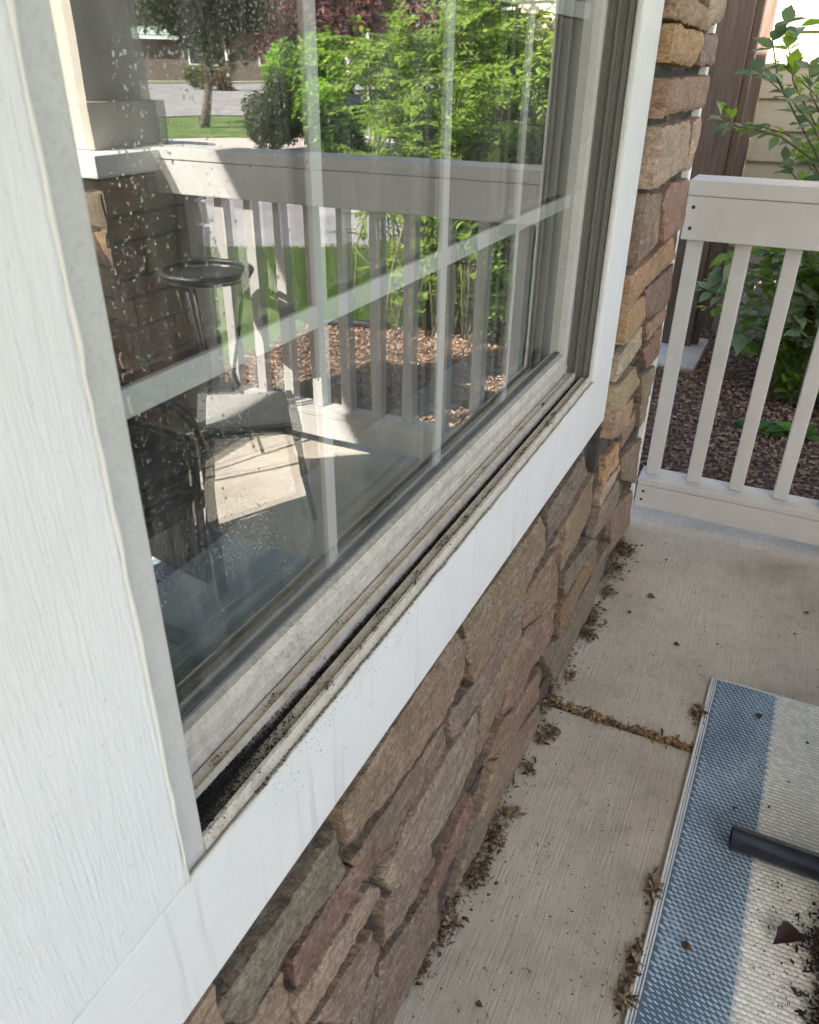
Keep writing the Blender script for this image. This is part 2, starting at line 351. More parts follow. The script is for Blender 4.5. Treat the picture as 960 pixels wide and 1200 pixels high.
def jit(c, a=.1):
    q = 1 + rnd(-a, a); return tuple(max(.02, x * q * (1 + rnd(-.05, .05))) for x in c)
def stone(poly, proud, c, parent, place, step=.011, rough=1., name='stone'):
    """poly in 2D (metres); place(u,v,h) -> world"""
    pts = []
    seed = Vector((rnd(0, 50), rnd(0, 50), rnd(0, 50)))
    n = len(poly)
    for i in range(n):
        a = Vector(poly[i]); b = Vector(poly[(i + 1) % n]); L = (b - a).length; k_ = max(1, int(L / step)); nrm = Vector(((b - a).y, -(b - a).x)).normalized()
        for j in range(k_):
            p = a.lerp(b, j / k_)
            o = noise.noise(Vector((p.x * 22, p.y * 22, 0)) + seed) * .004 + noise.noise(Vector((p.x * 90, p.y * 90, 3)) + seed) * .0045 - .0015
            pts.append(p + nrm * o)
    nb = len(pts)
    if nb < 4: return None
    x0 = min(p.x for p in pts); x1 = max(p.x for p in pts); y0 = min(p.y for p in pts); y1 = max(p.y for p in pts)
    bnd = list(pts)
    def dist(p):
        d = 9
        for i in range(nb):
            a = bnd[i]; b = bnd[(i + 1) % nb]; ab = b - a; t = max(0, min(1, (p - a).dot(ab) / max(ab.length_squared, 1e-12))); d = min(d, (p - a - ab * t).length)
        return d
    def inside(p):
        r = False
        for i in range(nb):
            a = bnd[i]; b = bnd[(i + 1) % nb]
            if (a.y > p.y) != (b.y > p.y) and p.x < (b.x - a.x) * (p.y - a.y) / (b.y - a.y) + a.x: r = not r
        return r
    ins = []
    y = y0
    while y < y1:
        x = x0
        while x < x1:
            p = Vector((x + rnd(-.3, .3) * step, y + rnd(-.3, .3) * step))
            if inside(p) and dist(p) > step * .4: ins.append(p)
            x += step
        y += step
    res = delaunay_2d_cdt(pts + ins, [(i, (i + 1) % nb) for i in range(nb)], [], 1, 1e-6)
    V, F = res[0], res[2]
    tilt = Vector((rnd(-.04, .04), rnd(-.06, .06))); cx = (x0 + x1) / 2; cz = (y0 + y1) / 2
    vs = []; back = []
    for p in V:
        d = dist(p); e = min(1, d / .003); e = math.sqrt(max(0, 1 - (1 - e) ** 2))
        q = Vector((p.x * 11, p.y * 26, 1)) + seed
        h = noise.fractal(q * .7, .7, 2.2, 5) * .0038 * rough + noise.noise(Vector((p.x * 120, p.y * 120, 2)) + seed) * .0010 - .006 * max(0, noise.noise(Vector((p.x * 7, p.y * 45, 7)) + seed) - .22)
        h = proud * (.82 + .18 * e) + h * (.3 + .7 * e) + tilt.x * (p.x - cx) * .5 + tilt.y * (p.y - cz)
        vs.append(place(p.x, p.y, h))
    fs = [tuple(f) for f in F]
    # boundary skirt
    cnt = {}
    for f in fs:
        for i in range(len(f)):
            a, b = f[i], f[(i + 1) % len(f)]; cnt[(a, b)] = cnt.get((a, b), 0) + 1
    base = {}
    for (a, b) in list(cnt):
        if (b, a) not in cnt:
            for q in (a, b):
                if q not in base: base[q] = len(vs); vs.append(vs[q]); vs.append(place(V[q].x, V[q].y, -.012))
            fs.append((base[b], base[a], base[a] + 1, base[b] + 1))
    me = bpy.data.meshes.new(name); me.from_pydata([tuple(q) for q in vs], [], fs)
    bm = bmesh.new(); bm.from_mesh(me); bm.normal_update()
    u0, w0 = Vector(place(cx, cz, 0)), Vector(place(cx, cz, .1)); nv_ = sum((f.normal * f.calc_area() for i, f in enumerate(bm.faces) if i < len(F)), Vector())
    if nv_.dot(w0 - u0) < 0: bmesh.ops.reverse_faces(bm, faces=bm.faces)
    bm.to_mesh(me); bm.free()
    me.polygons.foreach_set('use_smooth', [i < len(F) for i in range(len(me.polygons))]); me.update()
    o = link(name, me, M['stone'], parent); c = jit(c, .16); o.color = (c[0] * 1.13, c[1] * 1.0, c[2] * .90, 1)
    return o
def bxz(z): return BX + .034 * max(0., 1 - z / .53)
wplace = lambda u, v, h: (bxz(v) + h, u, v)
def bxz2(z): return max(BX2, bxz(z))
wplace2 = lambda u, v, h: (bxz2(v) + h, u, v)
ZA, ZB, ZCc, ZD, ZE = (220, 850, 960 / 280), (380, 700, 960 / 280), (540, 500, 4.), (640, 260, 4.), (700, 0, 4.)
T = [
 (ZA, [(60, 1200), (330, 830), (600, 425), (628, 590), (380, 930), (235, 1200)], GRY, .022),
 (ZA, [(235, 1205), (375, 985), (420, 1090), (405, 1215)], TAN, .020),
 (ZA, [(420, 935), (560, 700), (730, 490), (870, 410), (680, 650), (440, 1080)], RED, .018),
 (ZA, [(410, 1120), (735, 635), (785, 660), (755, 740), (600, 990), (450, 1215)], LGT, .024),
 (ZA, [(500, 1210), (740, 820), (772, 905), (640, 1210)], TAN, .022),
 (ZA, [(645, 1215), (748, 965), (768, 1030), (735, 1215)], GRY, .02),
 (ZA, [(785, 700), (960, 410), (1000, 560), (790, 890)], GRY, .024),
 (ZA, [(775, 960), (1010, 620), (1010, 800), (800, 1215), (740, 1215)], PUR, .022),
 (ZB, [(70, 840), (290, 500), (530, 140), (575, 170), (560, 320), (480, 490), (290, 755), (85, 1000)], TAN, .026),
 (ZB, [(580, 85), (625, 5), (775, -10), (700, 190), (585, 330)], OLV, .022),
 (ZB, [(100, 1060), (320, 740), (480, 505), (495, 620), (310, 900), (150, 1130)], PUR, .016),
 (ZB, [(235, 1140), (310, 925), (480, 650), (620, 440), (612, 650), (520, 850), (280, 1215)], LGT, .024),
 (ZB, [(495, 480), (660, 260), (740, 100), (805, 0), (795, 100), (700, 260), (630, 415), (505, 565)], GRY, .020),
 (ZB, [(622, 420), (785, 100), (795, 260), (700, 465), (620, 660)], OLV, .021),
 (ZB, [(700, 490), (735, 345), (805, 140), (925, 20), (905, 130), (765, 420)], PNK, .022),
 (ZB, [(650, 650), (720, 495), (870, 285), (865, 400), (700, 650)], PNK, .018),
 (ZB, [(615, 900), (680, 660), (865, 430), (872, 500), (655, 935)], TAN, .02),
 (ZB, [(400, 1220), (590, 790), (605, 835), (560, 950), (440, 1220)], PNK, .018),
 (ZB, [(520, 1210), (610, 860), (665, 880), (650, 950), (560, 1120)], GRY, .02),
 (ZCc, [(25, 915), (200, 670), (370, 425), (388, 470), (370, 600), (260, 830), (40, 1100)], OLV, .027),
 (ZCc, [(392, 395), (580, 130), (603, 220), (405, 545)], GRY, .026),
 (ZCc, [(398, 592), (468, 478), (462, 545)], LGT, .015),
 (ZCc, [(290, 810), (440, 575), (452, 700), (440, 835), (290, 950)], PNK, .02),
 (ZCc, [(468, 640), (490, 440), (622, 215), (610, 400), (540, 560), (470, 685)], TAN, .024),
 (ZCc, [(668, 275), (682, 150), (742, 75), (737, 172)], OCH, .02),
 (ZCc, [(645, 310), (748, 178), (742, 215), (650, 385)], LGT, .022),
 (ZCc, [(600, 465), (740, 240), (748, 330), (700, 440), (615, 535)], GRY, .022),
 (ZCc, [(485, 690), (610, 520), (640, 540), (495, 805)], GRY, .022),
 (ZCc, [(465, 845), (630, 560), (642, 640), (458, 985)], OCH, .024),
 (ZCc, [(700, 395), (805, 295), (795, 470), (700, 595)], PUR, .018),
 (ZCc, [(375, 1060), (460, 985), (640, 650), (690, 545), (702, 560), (610, 850), (440, 1200)], GRY, .022),
 (ZCc, [(270, 1200), (430, 875), (442, 935), (370, 1085)], PNK, .022),
 (ZCc, [(30, 1130), (140, 900), (255, 830), (240, 900), (60, 1200)], TAN, .02),
 (ZCc, [(90, 1200), (250, 920), (290, 850), (280, 960), (180, 1200)], OLV, .02),
 (ZD, [(395, 225), (425, 10), (500, -10), (482, 130), (415, 225)], BRN, .028),
 (ZD, [(383, 275), (600, 65), (612, 160), (470, 300), (378, 430)], OCH, .022),
 (ZD, [(468, 322), (602, 185), (607, 250), (577, 385), (472, 455)], PUR, .02),
 (ZD, [(345, 450), (460, 340), (467, 450), (410, 545), (345, 605)], OCH, .024),
 (ZD, [(468, 485), (577, 375), (582, 420), (474, 565)], PNK, .02),
 (ZD, [(450, 605), (583, 428), (573, 560), (468, 695)], RED, .022),
 (ZD, [(318, 655), (452, 485), (442, 592), (325, 750)], LGT, .018),
 (ZD, [(448, 725), (547, 615), (533, 740), (447, 855)], OLV, .02),
 (ZD, [(308, 800), (420, 675), (442, 760), (300, 960)], TAN, .022),
 (ZD, [(215, 1065), (270, 960), (410, 825), (392, 965), (225, 1140)], TAN, .026),
 (ZD, [(362, 965), (417, 885), (412, 960), (350, 1065)], PNK, .016),
 (ZD, [(438, 855), (512, 765), (502, 870), (438, 965)], TAN, .018),
 (ZD, [(278, 1100), (347, 1025), (332, 1140), (273, 1195)], OCH, .018),
 (ZD, [(350, 1105), (470, 975), (445, 1180), (350, 1210)], BRN, .018),
 (ZE, [(338, 30), (360, -20), (440, -20), (517, 50), (512, 150), (338, 90)], TAN, .030),
 (ZE, [(288, 290), (298, 150), (330, 97), (490, 150), (490, 200), (442, 312)], OCH, .034),
 (ZE, [(525, 50), (530, -20), (612, -20), (602, 122), (520, 130)], LGT, .03),
 (ZE, [(470, 312), (500, 158), (602, 168), (572, 312)], GRY, .032),
 (ZE, [(250, 572), (315, 368), (540, 348), (530, 500), (310, 545)], PNK, .032),
 (ZE, [(200, 922), (235, 610), (440, 560), (420, 790)], LGT, .03),
 (ZE, [(422, 800), (445, 570), (482, 545), (457, 788)], LGT, .026),
 (ZE, [(178, 1190), (200, 930), (300, 900), (242, 1180)], BRN, .026),
 (ZE, [(302, 1140), (310, 960), (350, 858), (450, 828), (402, 1060)], RED, .026),
 (ZE, [(250, 1170), (290, 898), (312, 930), (277, 1140)], TAN, .014),
 (ZE, [(368, 1192), (375, 1080), (432, 1058), (432, 1090)], PUR, .02),
]
for (ox, oy, s), pts, c, pr_ in T:
    poly = []
    for (a, b) in pts:
        p = hit(ox + a / s, oy + b / s, 0, BX + pr_ * .8)
        for _ in range(4): p = hit(ox + a / s, oy + b / s, 0, bxz(p.z) + pr_ * .8)
        poly.append((p.y, p.z))
    fr = sum(p[0] for p in poly) / len(poly) > 1.60
    if fr: poly = [tuple(hit(ox + a / s, oy + b / s, 0, bxz2(z_) + pr_ * .8)[1:]) for (a, b), (y_, z_) in zip(pts, poly)]
    cy_ = sum(p[0] for p in poly) / len(poly); cz_ = sum(p[1] for p in poly) / len(poly)
    ar = sum(poly[i][0] * poly[(i + 1) % len(poly)][1] - poly[(i + 1) % len(poly)][0] * poly[i][1] for i in range(len(poly)))
    if ar < 0: poly = poly[::-1]
    ym = max(p[0] for p in poly)
    poly = [(min(max(y, 1.566 if fr else 0), 2.09), min(max(z, .004), 2.6)) for y, z in poly]
    stone(poly, pr_, tuple(x * 1.3 for x in c) if fr else tuple(x * .86 for x in c), wall, wplace2 if fr else wplace, .008 if ym < 1.3 else .011, 1.)  # side light put into far stones' colour, shade into those below the window
def ledge(y0, y1, z0, z1, proud, parent, place, step, pal, gap=.006, hmin=.05, hmax=.10, lmin=.14, lmax=.38):
    z = z0
    while z < z1 - .02:
        h = min(rnd(hmin, hmax), z1 - z)
        if z1 - z - h < .03: h = z1 - z
        y = y0 - rnd(0, .1)
        while y < y1:
            L = rnd(lmin, lmax); a = max(y, y0); b = min(y + L, y1)
            if y1 - b < .06: b = y1
            if b - a > .03:
                g = gap / 2; j = lambda: rnd(-.006, .006)
                stone([(a + g + j(), z + g), (b - g + j(), z + g + max(0, j())), (b - g + j(), z + h - g), (a + g + j(), z + h - g + min(0, j()))], proud * rnd(.7, 1.25), random.choice(pal), parent, place, step)
            y = b if b == y1 else y + L
        z += h
PAL = [TAN, GRY, RED, OCH, PNK, LGT, BRN, PUR, OLV]
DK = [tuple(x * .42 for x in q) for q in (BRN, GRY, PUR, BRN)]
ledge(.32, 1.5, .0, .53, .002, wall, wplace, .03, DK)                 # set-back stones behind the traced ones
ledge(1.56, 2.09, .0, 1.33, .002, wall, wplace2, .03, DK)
ledge(-1.6, .31, .0, .53, .024, wall, wplace, .022, PAL)
ledge(-1.6, .15, .54, 2.1, .024, wall, wplace, .03, PAL)
ledge(1.56, 2.09, 1.345, 2.3, .026, wall, wplace2, .03, PAL)

# white corner board where the stone ends
cb = bevbox('corner_board', -.09, .010, 2.098, 2.122, -.02, 2.38, M['white'], None, .003)
tag(cb, 'narrow white corner board behind the end of the stone wall', 'trim board')

# ------------------------------------------------------------------ window
ZT = 2.0
win = empty('window', (0, .85, ZC0), 'white cased window with grey vinyl frame, grid bars and a dirty sill track', 'window')
bevbox('casing_board', -.024, .000, .157, YCR, ZC0, ZC1 - .0012, M['casing_h'], win, .003)
bevbox('casing_board', -.024, .001, .160, YA, ZC1, ZT + .10, M['casing_v'], win, .003)
bevbox('casing_board', -.024, .001, YB, YCR - .002, ZC1, ZT + .10, M['casing_v'], win, .003)
bevbox('casing_board', -.024, .000, .157, YCR, ZT + .101, ZT + .23, M['casing_h'], win, .003)
# frame: face flange
FL = .025
flange = []
bevbox('frame_flange', -.0085, -.004, YA + .0015, YA + FL, ZC1 - .002, ZT + .1, M['vinyl_clean'], win, .0018)
bevbox('frame_flange', -.0085, -.004, YB - .009, YB - .0015, ZC1 - .002, ZT + .1, M['vinyl_clean'], win, .002)
prism('frame_flange', [(-.02, ZC1 + .0005), (-.0035, ZC1 + .0005), (-.0045, .6755), (-.0075, .6762), (-.0085, .655), (-.02, .655)], 1, YA + FL, YB - .012, M['vinyl_dirty'], win)
# sill track profile: shelf, dirt channel, ridge, ledge
prism('sill_track', [(-.0105, .650), (-.0105, .6715), (-.0205, .6725), (-.0205, .6630), (-.0300, .6630), (-.0300, .6790), (-.0335, .6800), (-.0345, .6765), (-.0455, .6772), (-.0455, .664), (-.105, .660), (-.105, .640), (-.0105, .640)], 1, YA + .004, YB - .004, M['vinyl_dirty'], win)
# jamb channel on the far side and on the near side (ribbed)
def jamb(y, sgn, m):
    pr = []
    for x, d in [(-.0085, 0), (-.0085, .002), (-.014, .002), (-.014, -.004), (-.0165, -.004), (-.0165, .003), (-.0285, .003), (-.0285, -.006), (-.0325, -.006), (-.0325, .003), (-.046, .003), (-.046, 0), (-.108, 0), (-.108, .022), (-.0085, .022)]:
        pr.append((x, y + sgn * d))
    prism('jamb_channel', pr, 2, ZC1, ZT + .1, m, win)
jamb(YB - .010, 1, M['vinyl_dark']); jamb(YA + FL - .004, -1, M['vinyl_dark'])
bevbox('head_frame', -.108, -.006, YA + .004, YB - .004, ZT + .03, ZT + .1, M['vinyl_clean'], win, .002)
# caulk bead along casing
mb = MB(); y = YA - .002; pts = []
while y < YB: pts.append((.0005 + rnd(-.0006, .0008), y, ZC1 + .0002 + rnd(-.0008, .0008))); y += .012
mb.tube(pts, [rnd(.0014, .0026) for _ in pts], 6)
z = ZC1; pts = []
while z < ZT: pts.append((.0005, YA + .0006 + rnd(-.0006, .0006), z)); z += .014
mb2 = MB(); mb2.tube(pts, [rnd(.0012, .0022) for _ in pts], 6)
mb.build('caulk_bead', M['caulk'], win, True); mb2.build('caulk_bead', M['caulk'], win, True)
# sash
GY0, GY1, GZ0 = .335, 1.378, .7125
sash = prism('sash', [(-.0475, .662), (-.0475, .688), (-.0490, .6892), (-.0490, .7020), (-.0530, .7120), (-.0640, .7140), (-.0640, .7000), (-.098, .700), (-.098, .662)], 1, GY0 - .02, GY1 + .013, M['vinyl_dirty'], win)
prism('stile', [(-.0490, GY1 + .0125), (-.0490, GY1 + .006), (-.0530, GY1 - .002), (-.0640, GY1 - .004), (-.098, GY1 - .004), (-.098, GY1 + .0125)], 2, .7005, ZT + .03, M['vinyl_clean'], sash)
prism('stile', [(-.0490, GY0 - .018), (-.0490, GY0 - .006), (-.0530, GY0 + .002), (-.0640, GY0 + .004), (-.098, GY0 + .004), (-.098, GY0 - .018)], 2, .7005, ZT + .03, M['vinyl_clean'], sash)
bevbox('top_rail', -.098, -.05, GY0, GY1, ZT - .012, ZT + .031, M['vinyl_clean'], sash, .003)
for zz in (.7155, ): bevbox('glazing_gasket', -.0655, -.0600, GY0, GY1, zz - .003, zz + .0012, M['gasket'], sash, 0)
def pane(x, m):
    mb = MB(); mb.add([(x, GY0 - .004, .702), (x, GY1 + .004, .702), (x, GY1 + .004, ZT), (x, GY0 - .004, ZT)], [(0, 1, 2, 3)]); return mb.build('glass_pane', m, sash)
p_out = pane(-.065, M['glass_outer']); p_in = pane(-.082, M['glass_inner'])
for yv in (.616, .872, 1.118): bevbox('grid_bar', -.0765, -.0705, yv - .0082, yv + .0082, .702, ZT, M['grid'], sash, .0015)
for zv in (.9665, 1.223, 1.48, 1.737): bevbox('grid_bar', -.0763, -.0707, GY0, GY1, zv - .0098, zv + .0098, M['grid'], sash, .0015)
bevbox('spacer_bar', -.080, -.067, GY0, GY1, .702, .710, M['steel'], sash, 0)
# dried water marks and drops on the glass
mb = MB(); random.seed(31)
def drop(y, z, r, e=1.):
    n = 7; vs = [(-.0648, y + r * math.cos(t) * .8, z + r * e * math.sin(t)) for t in [6.283 * i / n for i in range(n)]]
    vs += [(-.0648 + r * .35, y + r * .45 * math.cos(t), z + r * e * .5 * math.sin(t)) for t in [6.283 * i / n for i in range(n)]]
    mb.add(vs, [(i, (i + 1) % n, n + (i + 1) % n, n + i) for i in range(n)] + [tuple(range(n, 2 * n))])
for i in range(900):
    u = 130 + abs(random.gauss(0, 110)); v = rnd(60, 660)
    p = hit(u, v, 0, XG)
    if GY0 < p.y < GY1 and p.z > .72: drop(p.y, p.z, random.choice((.0003, .0004, .0005, .0007, .0011)), rnd(.8, 1.8))
for i in range(120):
    p = hit(rnd(300, 620), rnd(60, 560), 0, XG)
    if GY0 < p.y < GY1 and p.z > .72: drop(p.y, p.z, rnd(.0005, .0009), rnd(.8, 1.6))
tag(mb.build('water_drops', M['water'], sash, True), kind='stuff')
# interior stool
bevbox('interior_stool', -.232, -.105, .2, 1.5, .668, .690, M['stool'], win, .004)
random.seed(12)
# the dark room behind
RX0 = -3.6
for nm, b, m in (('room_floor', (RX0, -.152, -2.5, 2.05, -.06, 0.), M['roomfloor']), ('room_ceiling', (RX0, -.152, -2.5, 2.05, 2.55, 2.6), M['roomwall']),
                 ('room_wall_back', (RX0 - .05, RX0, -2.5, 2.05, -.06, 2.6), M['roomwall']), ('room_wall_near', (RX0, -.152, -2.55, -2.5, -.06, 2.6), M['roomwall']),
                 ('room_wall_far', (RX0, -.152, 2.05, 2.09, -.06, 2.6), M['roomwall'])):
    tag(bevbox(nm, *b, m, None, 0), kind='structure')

# ------------------------------------------------------------------ railings
YR, ZR = 2.128, .93
def railing(name, label, along_y, fixed, a, b):
    """rail boards with square balusters; along X at y=fixed, or along Y at x=fixed"""
    def bb(nm, lo, hi, off0, off1, z0, z1, bev=.003):
        if along_y: return bevbox(nm, fixed + off0, fixed + off1, lo, hi, z0, z1, M['rail'], t, bev)
        return bevbox(nm, lo, hi, fixed + off0, fixed + off1, z0, z1, M['rail'], t, bev)
    t = empty(name, (fixed, a, 0) if along_y else (a, fixed, 0), label, 'railing')
    bb('cap_rail', a, b, -.004, .125, ZR - .034, ZR)
    bb('top_board', a, b, .0, .034, ZR - .135, ZR - .035)
    bb('bottom_board', a, b, .0, .034, .050, .122)
    bb('bottom_cap', a, b, -.001, .085, .123, .144)
    bb('back_board', a, b, .0735, .1, ZR - .135, ZR - .035)
    n = 0; p = a + .012 if not along_y else a + .05
    first = None
    while p < b - .04:
        if first is None: first = bb('baluster', p, p + .037, .0355, .0720, .1445, ZR - .036, .003); base = p
        else:
            o = first.copy(); col.objects.link(o)
            o.location = (0, p - base, 0) if along_y else (p - base, 0, 0)
        p += .1135
    return t
rail = railing('side_railing', 'taupe railing with square balusters from stone wall to the pillar', False, YR, .012, 1.497)
for z in (ZR - .060, ZR - .108):
    mb = MB(); mb.tube([(.030, YR - .0012, z), (.030, YR + .002, z)], .0045, 10); mb.build('screw_head', M['blackmetal'], rail)
mb = MB(); mb.tube([(.030, YR - .0012, .076), (.030, YR + .002, .076)], .004, 10); mb.build('screw_head', M['blackmetal'], rail)
mb = MB(); mb.tube([(.032, YR - .0012, .103), (.032, YR + .002, .103)], .004, 10); mb.build('screw_head', M['blackmetal'], rail)
railing('front_railing', 'taupe railing along the open street side of the porch', True, 1.68, -1.9, 1.895)

# ------------------------------------------------------------------ pillars
def pillar(y0, label, fill):
    x0, x1, y1 = 1.52, 1.95, y0 + .44
    t = empty('stone_pillar', ((x0 + x1) / 2, (y0 + y1) / 2, 0), label, 'pillar', 'stone pillars carrying the porch roof')
    bevbox('mortar_core', x0, x1, y0, y1, -.02, .86, M['mortar'], t, 0)
    ledge(x0 - .02, x1 + .02, 0.005, .855, .024, t, lambda u, v, h: (u, y0 - h, v), .03, fill, .008, .06, .12, .12, .3)
    ledge(y0 - .02, y1 + .02, 0.005, .855, .024, t, lambda u, v, h: (x0 - h, u, v), .03, fill, .008, .06, .12, .12, .3)
    bevbox('cap_stone', x0 - .055, x1 + .055, y0 - .055, y1 + .055, .862, .925, M['white'], t, .008)
    cx, cyy = (x0 + x1) / 2, (y0 + y1) / 2
    bevbox('column_base', cx - .165, cx + .165, cyy - .165, cyy + .165, .926, 1.055, M['column'], t, .004)
    mb = MB(); a, b = .135, .105
    mb.add([(cx + sx * a, cyy + sy * a, 1.0555) for sx, sy in ((-1, -1), (1, -1), (1, 1), (-1, 1))] + [(cx + sx * b, cyy + sy * b, 2.30) for sx, sy in ((-1, -1), (1, -1), (1, 1), (-1, 1))],
           [(0, 1, 5, 4), (1, 2, 6, 5), (2, 3, 7, 6), (3, 0, 4, 7), (4, 5, 6, 7)])
    mb.build('column_shaft', M['column'], t)
    return t
pillar(1.91, 'stone pillar with pale cap and tapered beige column at the end of side railing', PAL)
pillar(-2.4, 'stone pillar with tapered column at the other end of the front railing', PAL)
roof = empty('porch_roof', (1, 0, 2.4), 'flat boarded porch ceiling and roof slab carried by the tapered columns', 'roof')
bevbox('ceiling_board', -.16, 2.03, -4.5, 2.22, 2.40, 2.44, M['ceiling'], roof, 0)
bevbox('front_beam', 1.60, 1.86, -4.4, 2.22, 2.302, 2.398, M['ceiling'], roof, .004)
bevbox('roof_deck', -.6, 2.04, -4.5, 2.25, 2.442, 2.6, M['shingle'], roof, .004)

bevbox('side_shade_slab', .22, 1.36, 2.252, 3.5, 2.50, 2.6, M['shingle'], roof, .004)  # unseen slab added to cast the shadow line across the siding

# ------------------------------------------------------------------ rug
random.seed(5)
RU0, RV1, RW, RH, SW = .318, 1.512, .8995, 1.75, .1285
def rug_pt(u, v, z): return (RU0 + u - .019 * v, RV1 - v + .022 * u, z)
rug = empty('outdoor_rug', (RU0 + RW / 2, RV1 - RH / 2, .001), 'blue and white striped woven outdoor rug lying on the concrete', 'rug')
mb = MB(); nu, nv = 28, 60
vs = [rug_pt(RW * i / nu, RH * j / nv, .0055 + .0015 * noise.noise(Vector((i * .3, j * .2, 0)))) for j in range(nv + 1) for i in range(nu + 1)]
BLU, WHT = (.36, .48, .62), (.84, .84, .84)
def stripe(u): return int(max(u, 0) / SW) % 2 == 0
for j in range(nv):
    for i in range(nu):
        q = [j * (nu + 1) + i, (j + 1) * (nu + 1) + i, (j + 1) * (nu + 1) + i + 1, j * (nu + 1) + i + 1]
        mb.add([vs[k_] for k_ in q], [(0, 1, 2, 3)], (.10, .155, .24) if stripe(RW * (i + .5) / nu) else (.50, .50, .50))
b = mb.build('rug_base', M['weave'], rug, True, True)
mb = MB()
pv, pu = .0080, .0096
for j in range(int(RH / pv)):
    v = (j + .5) * pv
    for i in range(int((RW - .014) / pu)):
        u = .014 + (i + .5 + .5 * (j % 2)) * pu
        if u > RW - .006: continue
        blue = stripe(.014 + (i + .5) * pu); s = 1
        L = pu * (.66 if blue else .74); W = pv * (.36 if blue else .47); sl = pv * (.30 if blue else .10) * s
        h = .0022
        c = BLU if blue else WHT; g = rnd(.85, 1.1); c = tuple(x * g for x in c)
        if blue: g = .06 * rnd(0, 1); c = tuple(x + g for x in c)
        gd = .88 + .3 * (.5 + .5 * noise.noise(Vector((u * 14, v * 9, 3)))); c = tuple(x * min(1, gd) for x in c)
        z0 = .0052; du = rnd(-.0006, .0006)
        a = [(u - L + du, v - sl), (u + L + du, v + sl)]
        P = [rug_pt(a[0][0], a[0][1], z0), rug_pt(u - L * .35 + du, v - sl * .35 - W, z0), rug_pt(u + L * .35 + du, v + sl * .35 - W, z0), rug_pt(a[1][0], a[1][1], z0),
             rug_pt(u + L * .35 + du, v + sl * .35 + W, z0), rug_pt(u - L * .35 + du, v - sl * .35 + W, z0), rug_pt(u - L * .3 + du, v - sl * .3, z0 + h), rug_pt(u + L * .3 + du, v + sl * .3, z0 + h)]
        mb.add(P, [(0, 6, 1), (1, 6, 7, 2), (2, 7, 3), (3, 7, 4), (4, 7, 6, 5), (5, 6, 0)], c)
wv = mb.build('weave_stitches', M['weave'], rug, True, True)
# make sure stitches face up
bm = bmesh.new(); bm.from_mesh(wv.data)
for f in bm.faces:
    if f.normal.z < 0: f.normal_flip()
bm.to_mesh(wv.data); bm.free(); tag(wv, kind='stuff')
for off, rr in ((.001, .0030), (.0060, .0020), (.0105, .0018)):
    mb = MB(); mb.tube([rug_pt(off, RH * t / 40, .0050 + .0010 * noise.noise(Vector((t * .6, off * 90, 0)))) for t in range(41)], rr, 6, (.60, .62, .64)); mb.build('edge_binding', M['weave'], rug, True, True)
mb = MB(); mb.tube([rug_pt(RW * t / 30, .0, .0045) for t in range(31)], .0028, 6, (.60, .62, .64)); mb.build('edge_binding', M['weave'], rug, True, True)

# plastic tube on the rug
tube = empty('plastic_tube', (.55, 1.075, .03), 'short black plastic wand tube lying across the striped rug', 'tube')
mb = MB(); n = 20; ax0, ax1 = Vector((.398, 1.081, .0305)), Vector((1.05, 1.085, .031))
for rr, flip in ((.0205, 0), (.0178, 1)):
    ring = [[p + Vector((0, math.cos(t) * rr, math.sin(t) * rr)) for t in [6.28319 * i / n for i in range(n)]] for p in (ax0, ax0.lerp(ax1, .5), ax1)]
    vs = [q for r in ring for q in r]; fs = [(a * n + i, a * n + (i + 1) % n, (a + 1) * n + (i + 1) % n, (a + 1) * n + i) for a in range(2) for i in range(n)]
    mb.add(vs, [f[::-1] for f in fs] if flip else fs)
mb.f += [(i, (i + 1) % n, 3 * n + (i + 1) % n, 3 * n + i) for i in range(n)]; mb.c += [(1, 1, 1)] * n
mb.build('tube_wall', M['tube'], tube, True)
mb = MB(); mb.tube([(.75, 1.083, .031), (.80, 1.083, .031)], .0245, 20); mb.build('collar', M['tube'], tube, False)

# ------------------------------------------------------------------ black chair, round stand (seen in the glass)
ch = empty('patio_armchair', (.8, 1.2, 0), 'black woven patio armchair standing on the striped rug', 'chair')
fx, fy = Vector((-.985, -.17, 0)), Vector((-.17, .985, 0))        # forward, sideways
A0 = Vector((.66, 1.27, 0))
def cp(s, f, z): return A0 - fy * s - fx * f + Vector((0, 0, z))   # s: across from the A corner, f: back from the front edge
def hexa(name, pts, m, parent):
    mb = MB(); mb.add(pts, [(0, 3, 2, 1), (4, 5, 6, 7), (0, 1, 5, 4), (1, 2, 6, 5), (2, 3, 7, 6), (3, 0, 4, 7)]); o = mb.build(name, m, parent)
    bm = bmesh.new(); bm.from_mesh(o.data); bmesh.ops.recalc_face_normals(bm, faces=bm.faces); bmesh.ops.bevel(bm, geom=bm.edges[:], offset=.012, segments=2, affect='EDGES'); bm.to_mesh(o.data); bm.free(); return o
def slab(name, s0, s1, f0, f1, z0, z1, m, lean=0.): return hexa(name, [cp(s0, f0, z0), cp(s1, f0, z0), cp(s1, f1, z0), cp(s0, f1, z0), cp(s0, f0 + lean, z1), cp(s1, f0 + lean, z1), cp(s1, f1 + lean, z1), cp(s0, f1 + lean, z1)], m, ch)
slab('seat', .02, .52, .0, .36, .27, .33, M['wicker']); slab('cushion', .035, .505, .01, .33, .332, .38, M['wicker'])
slab('backrest', .03, .51, .33, .37, .27, .62, M['wicker'], .05)
slab('side_panel', .50, .54, .03, .35, .08, .50, M['wicker'])
slab('side_panel', .005, .035, .03, .35, .05, .44, M['wicker'])
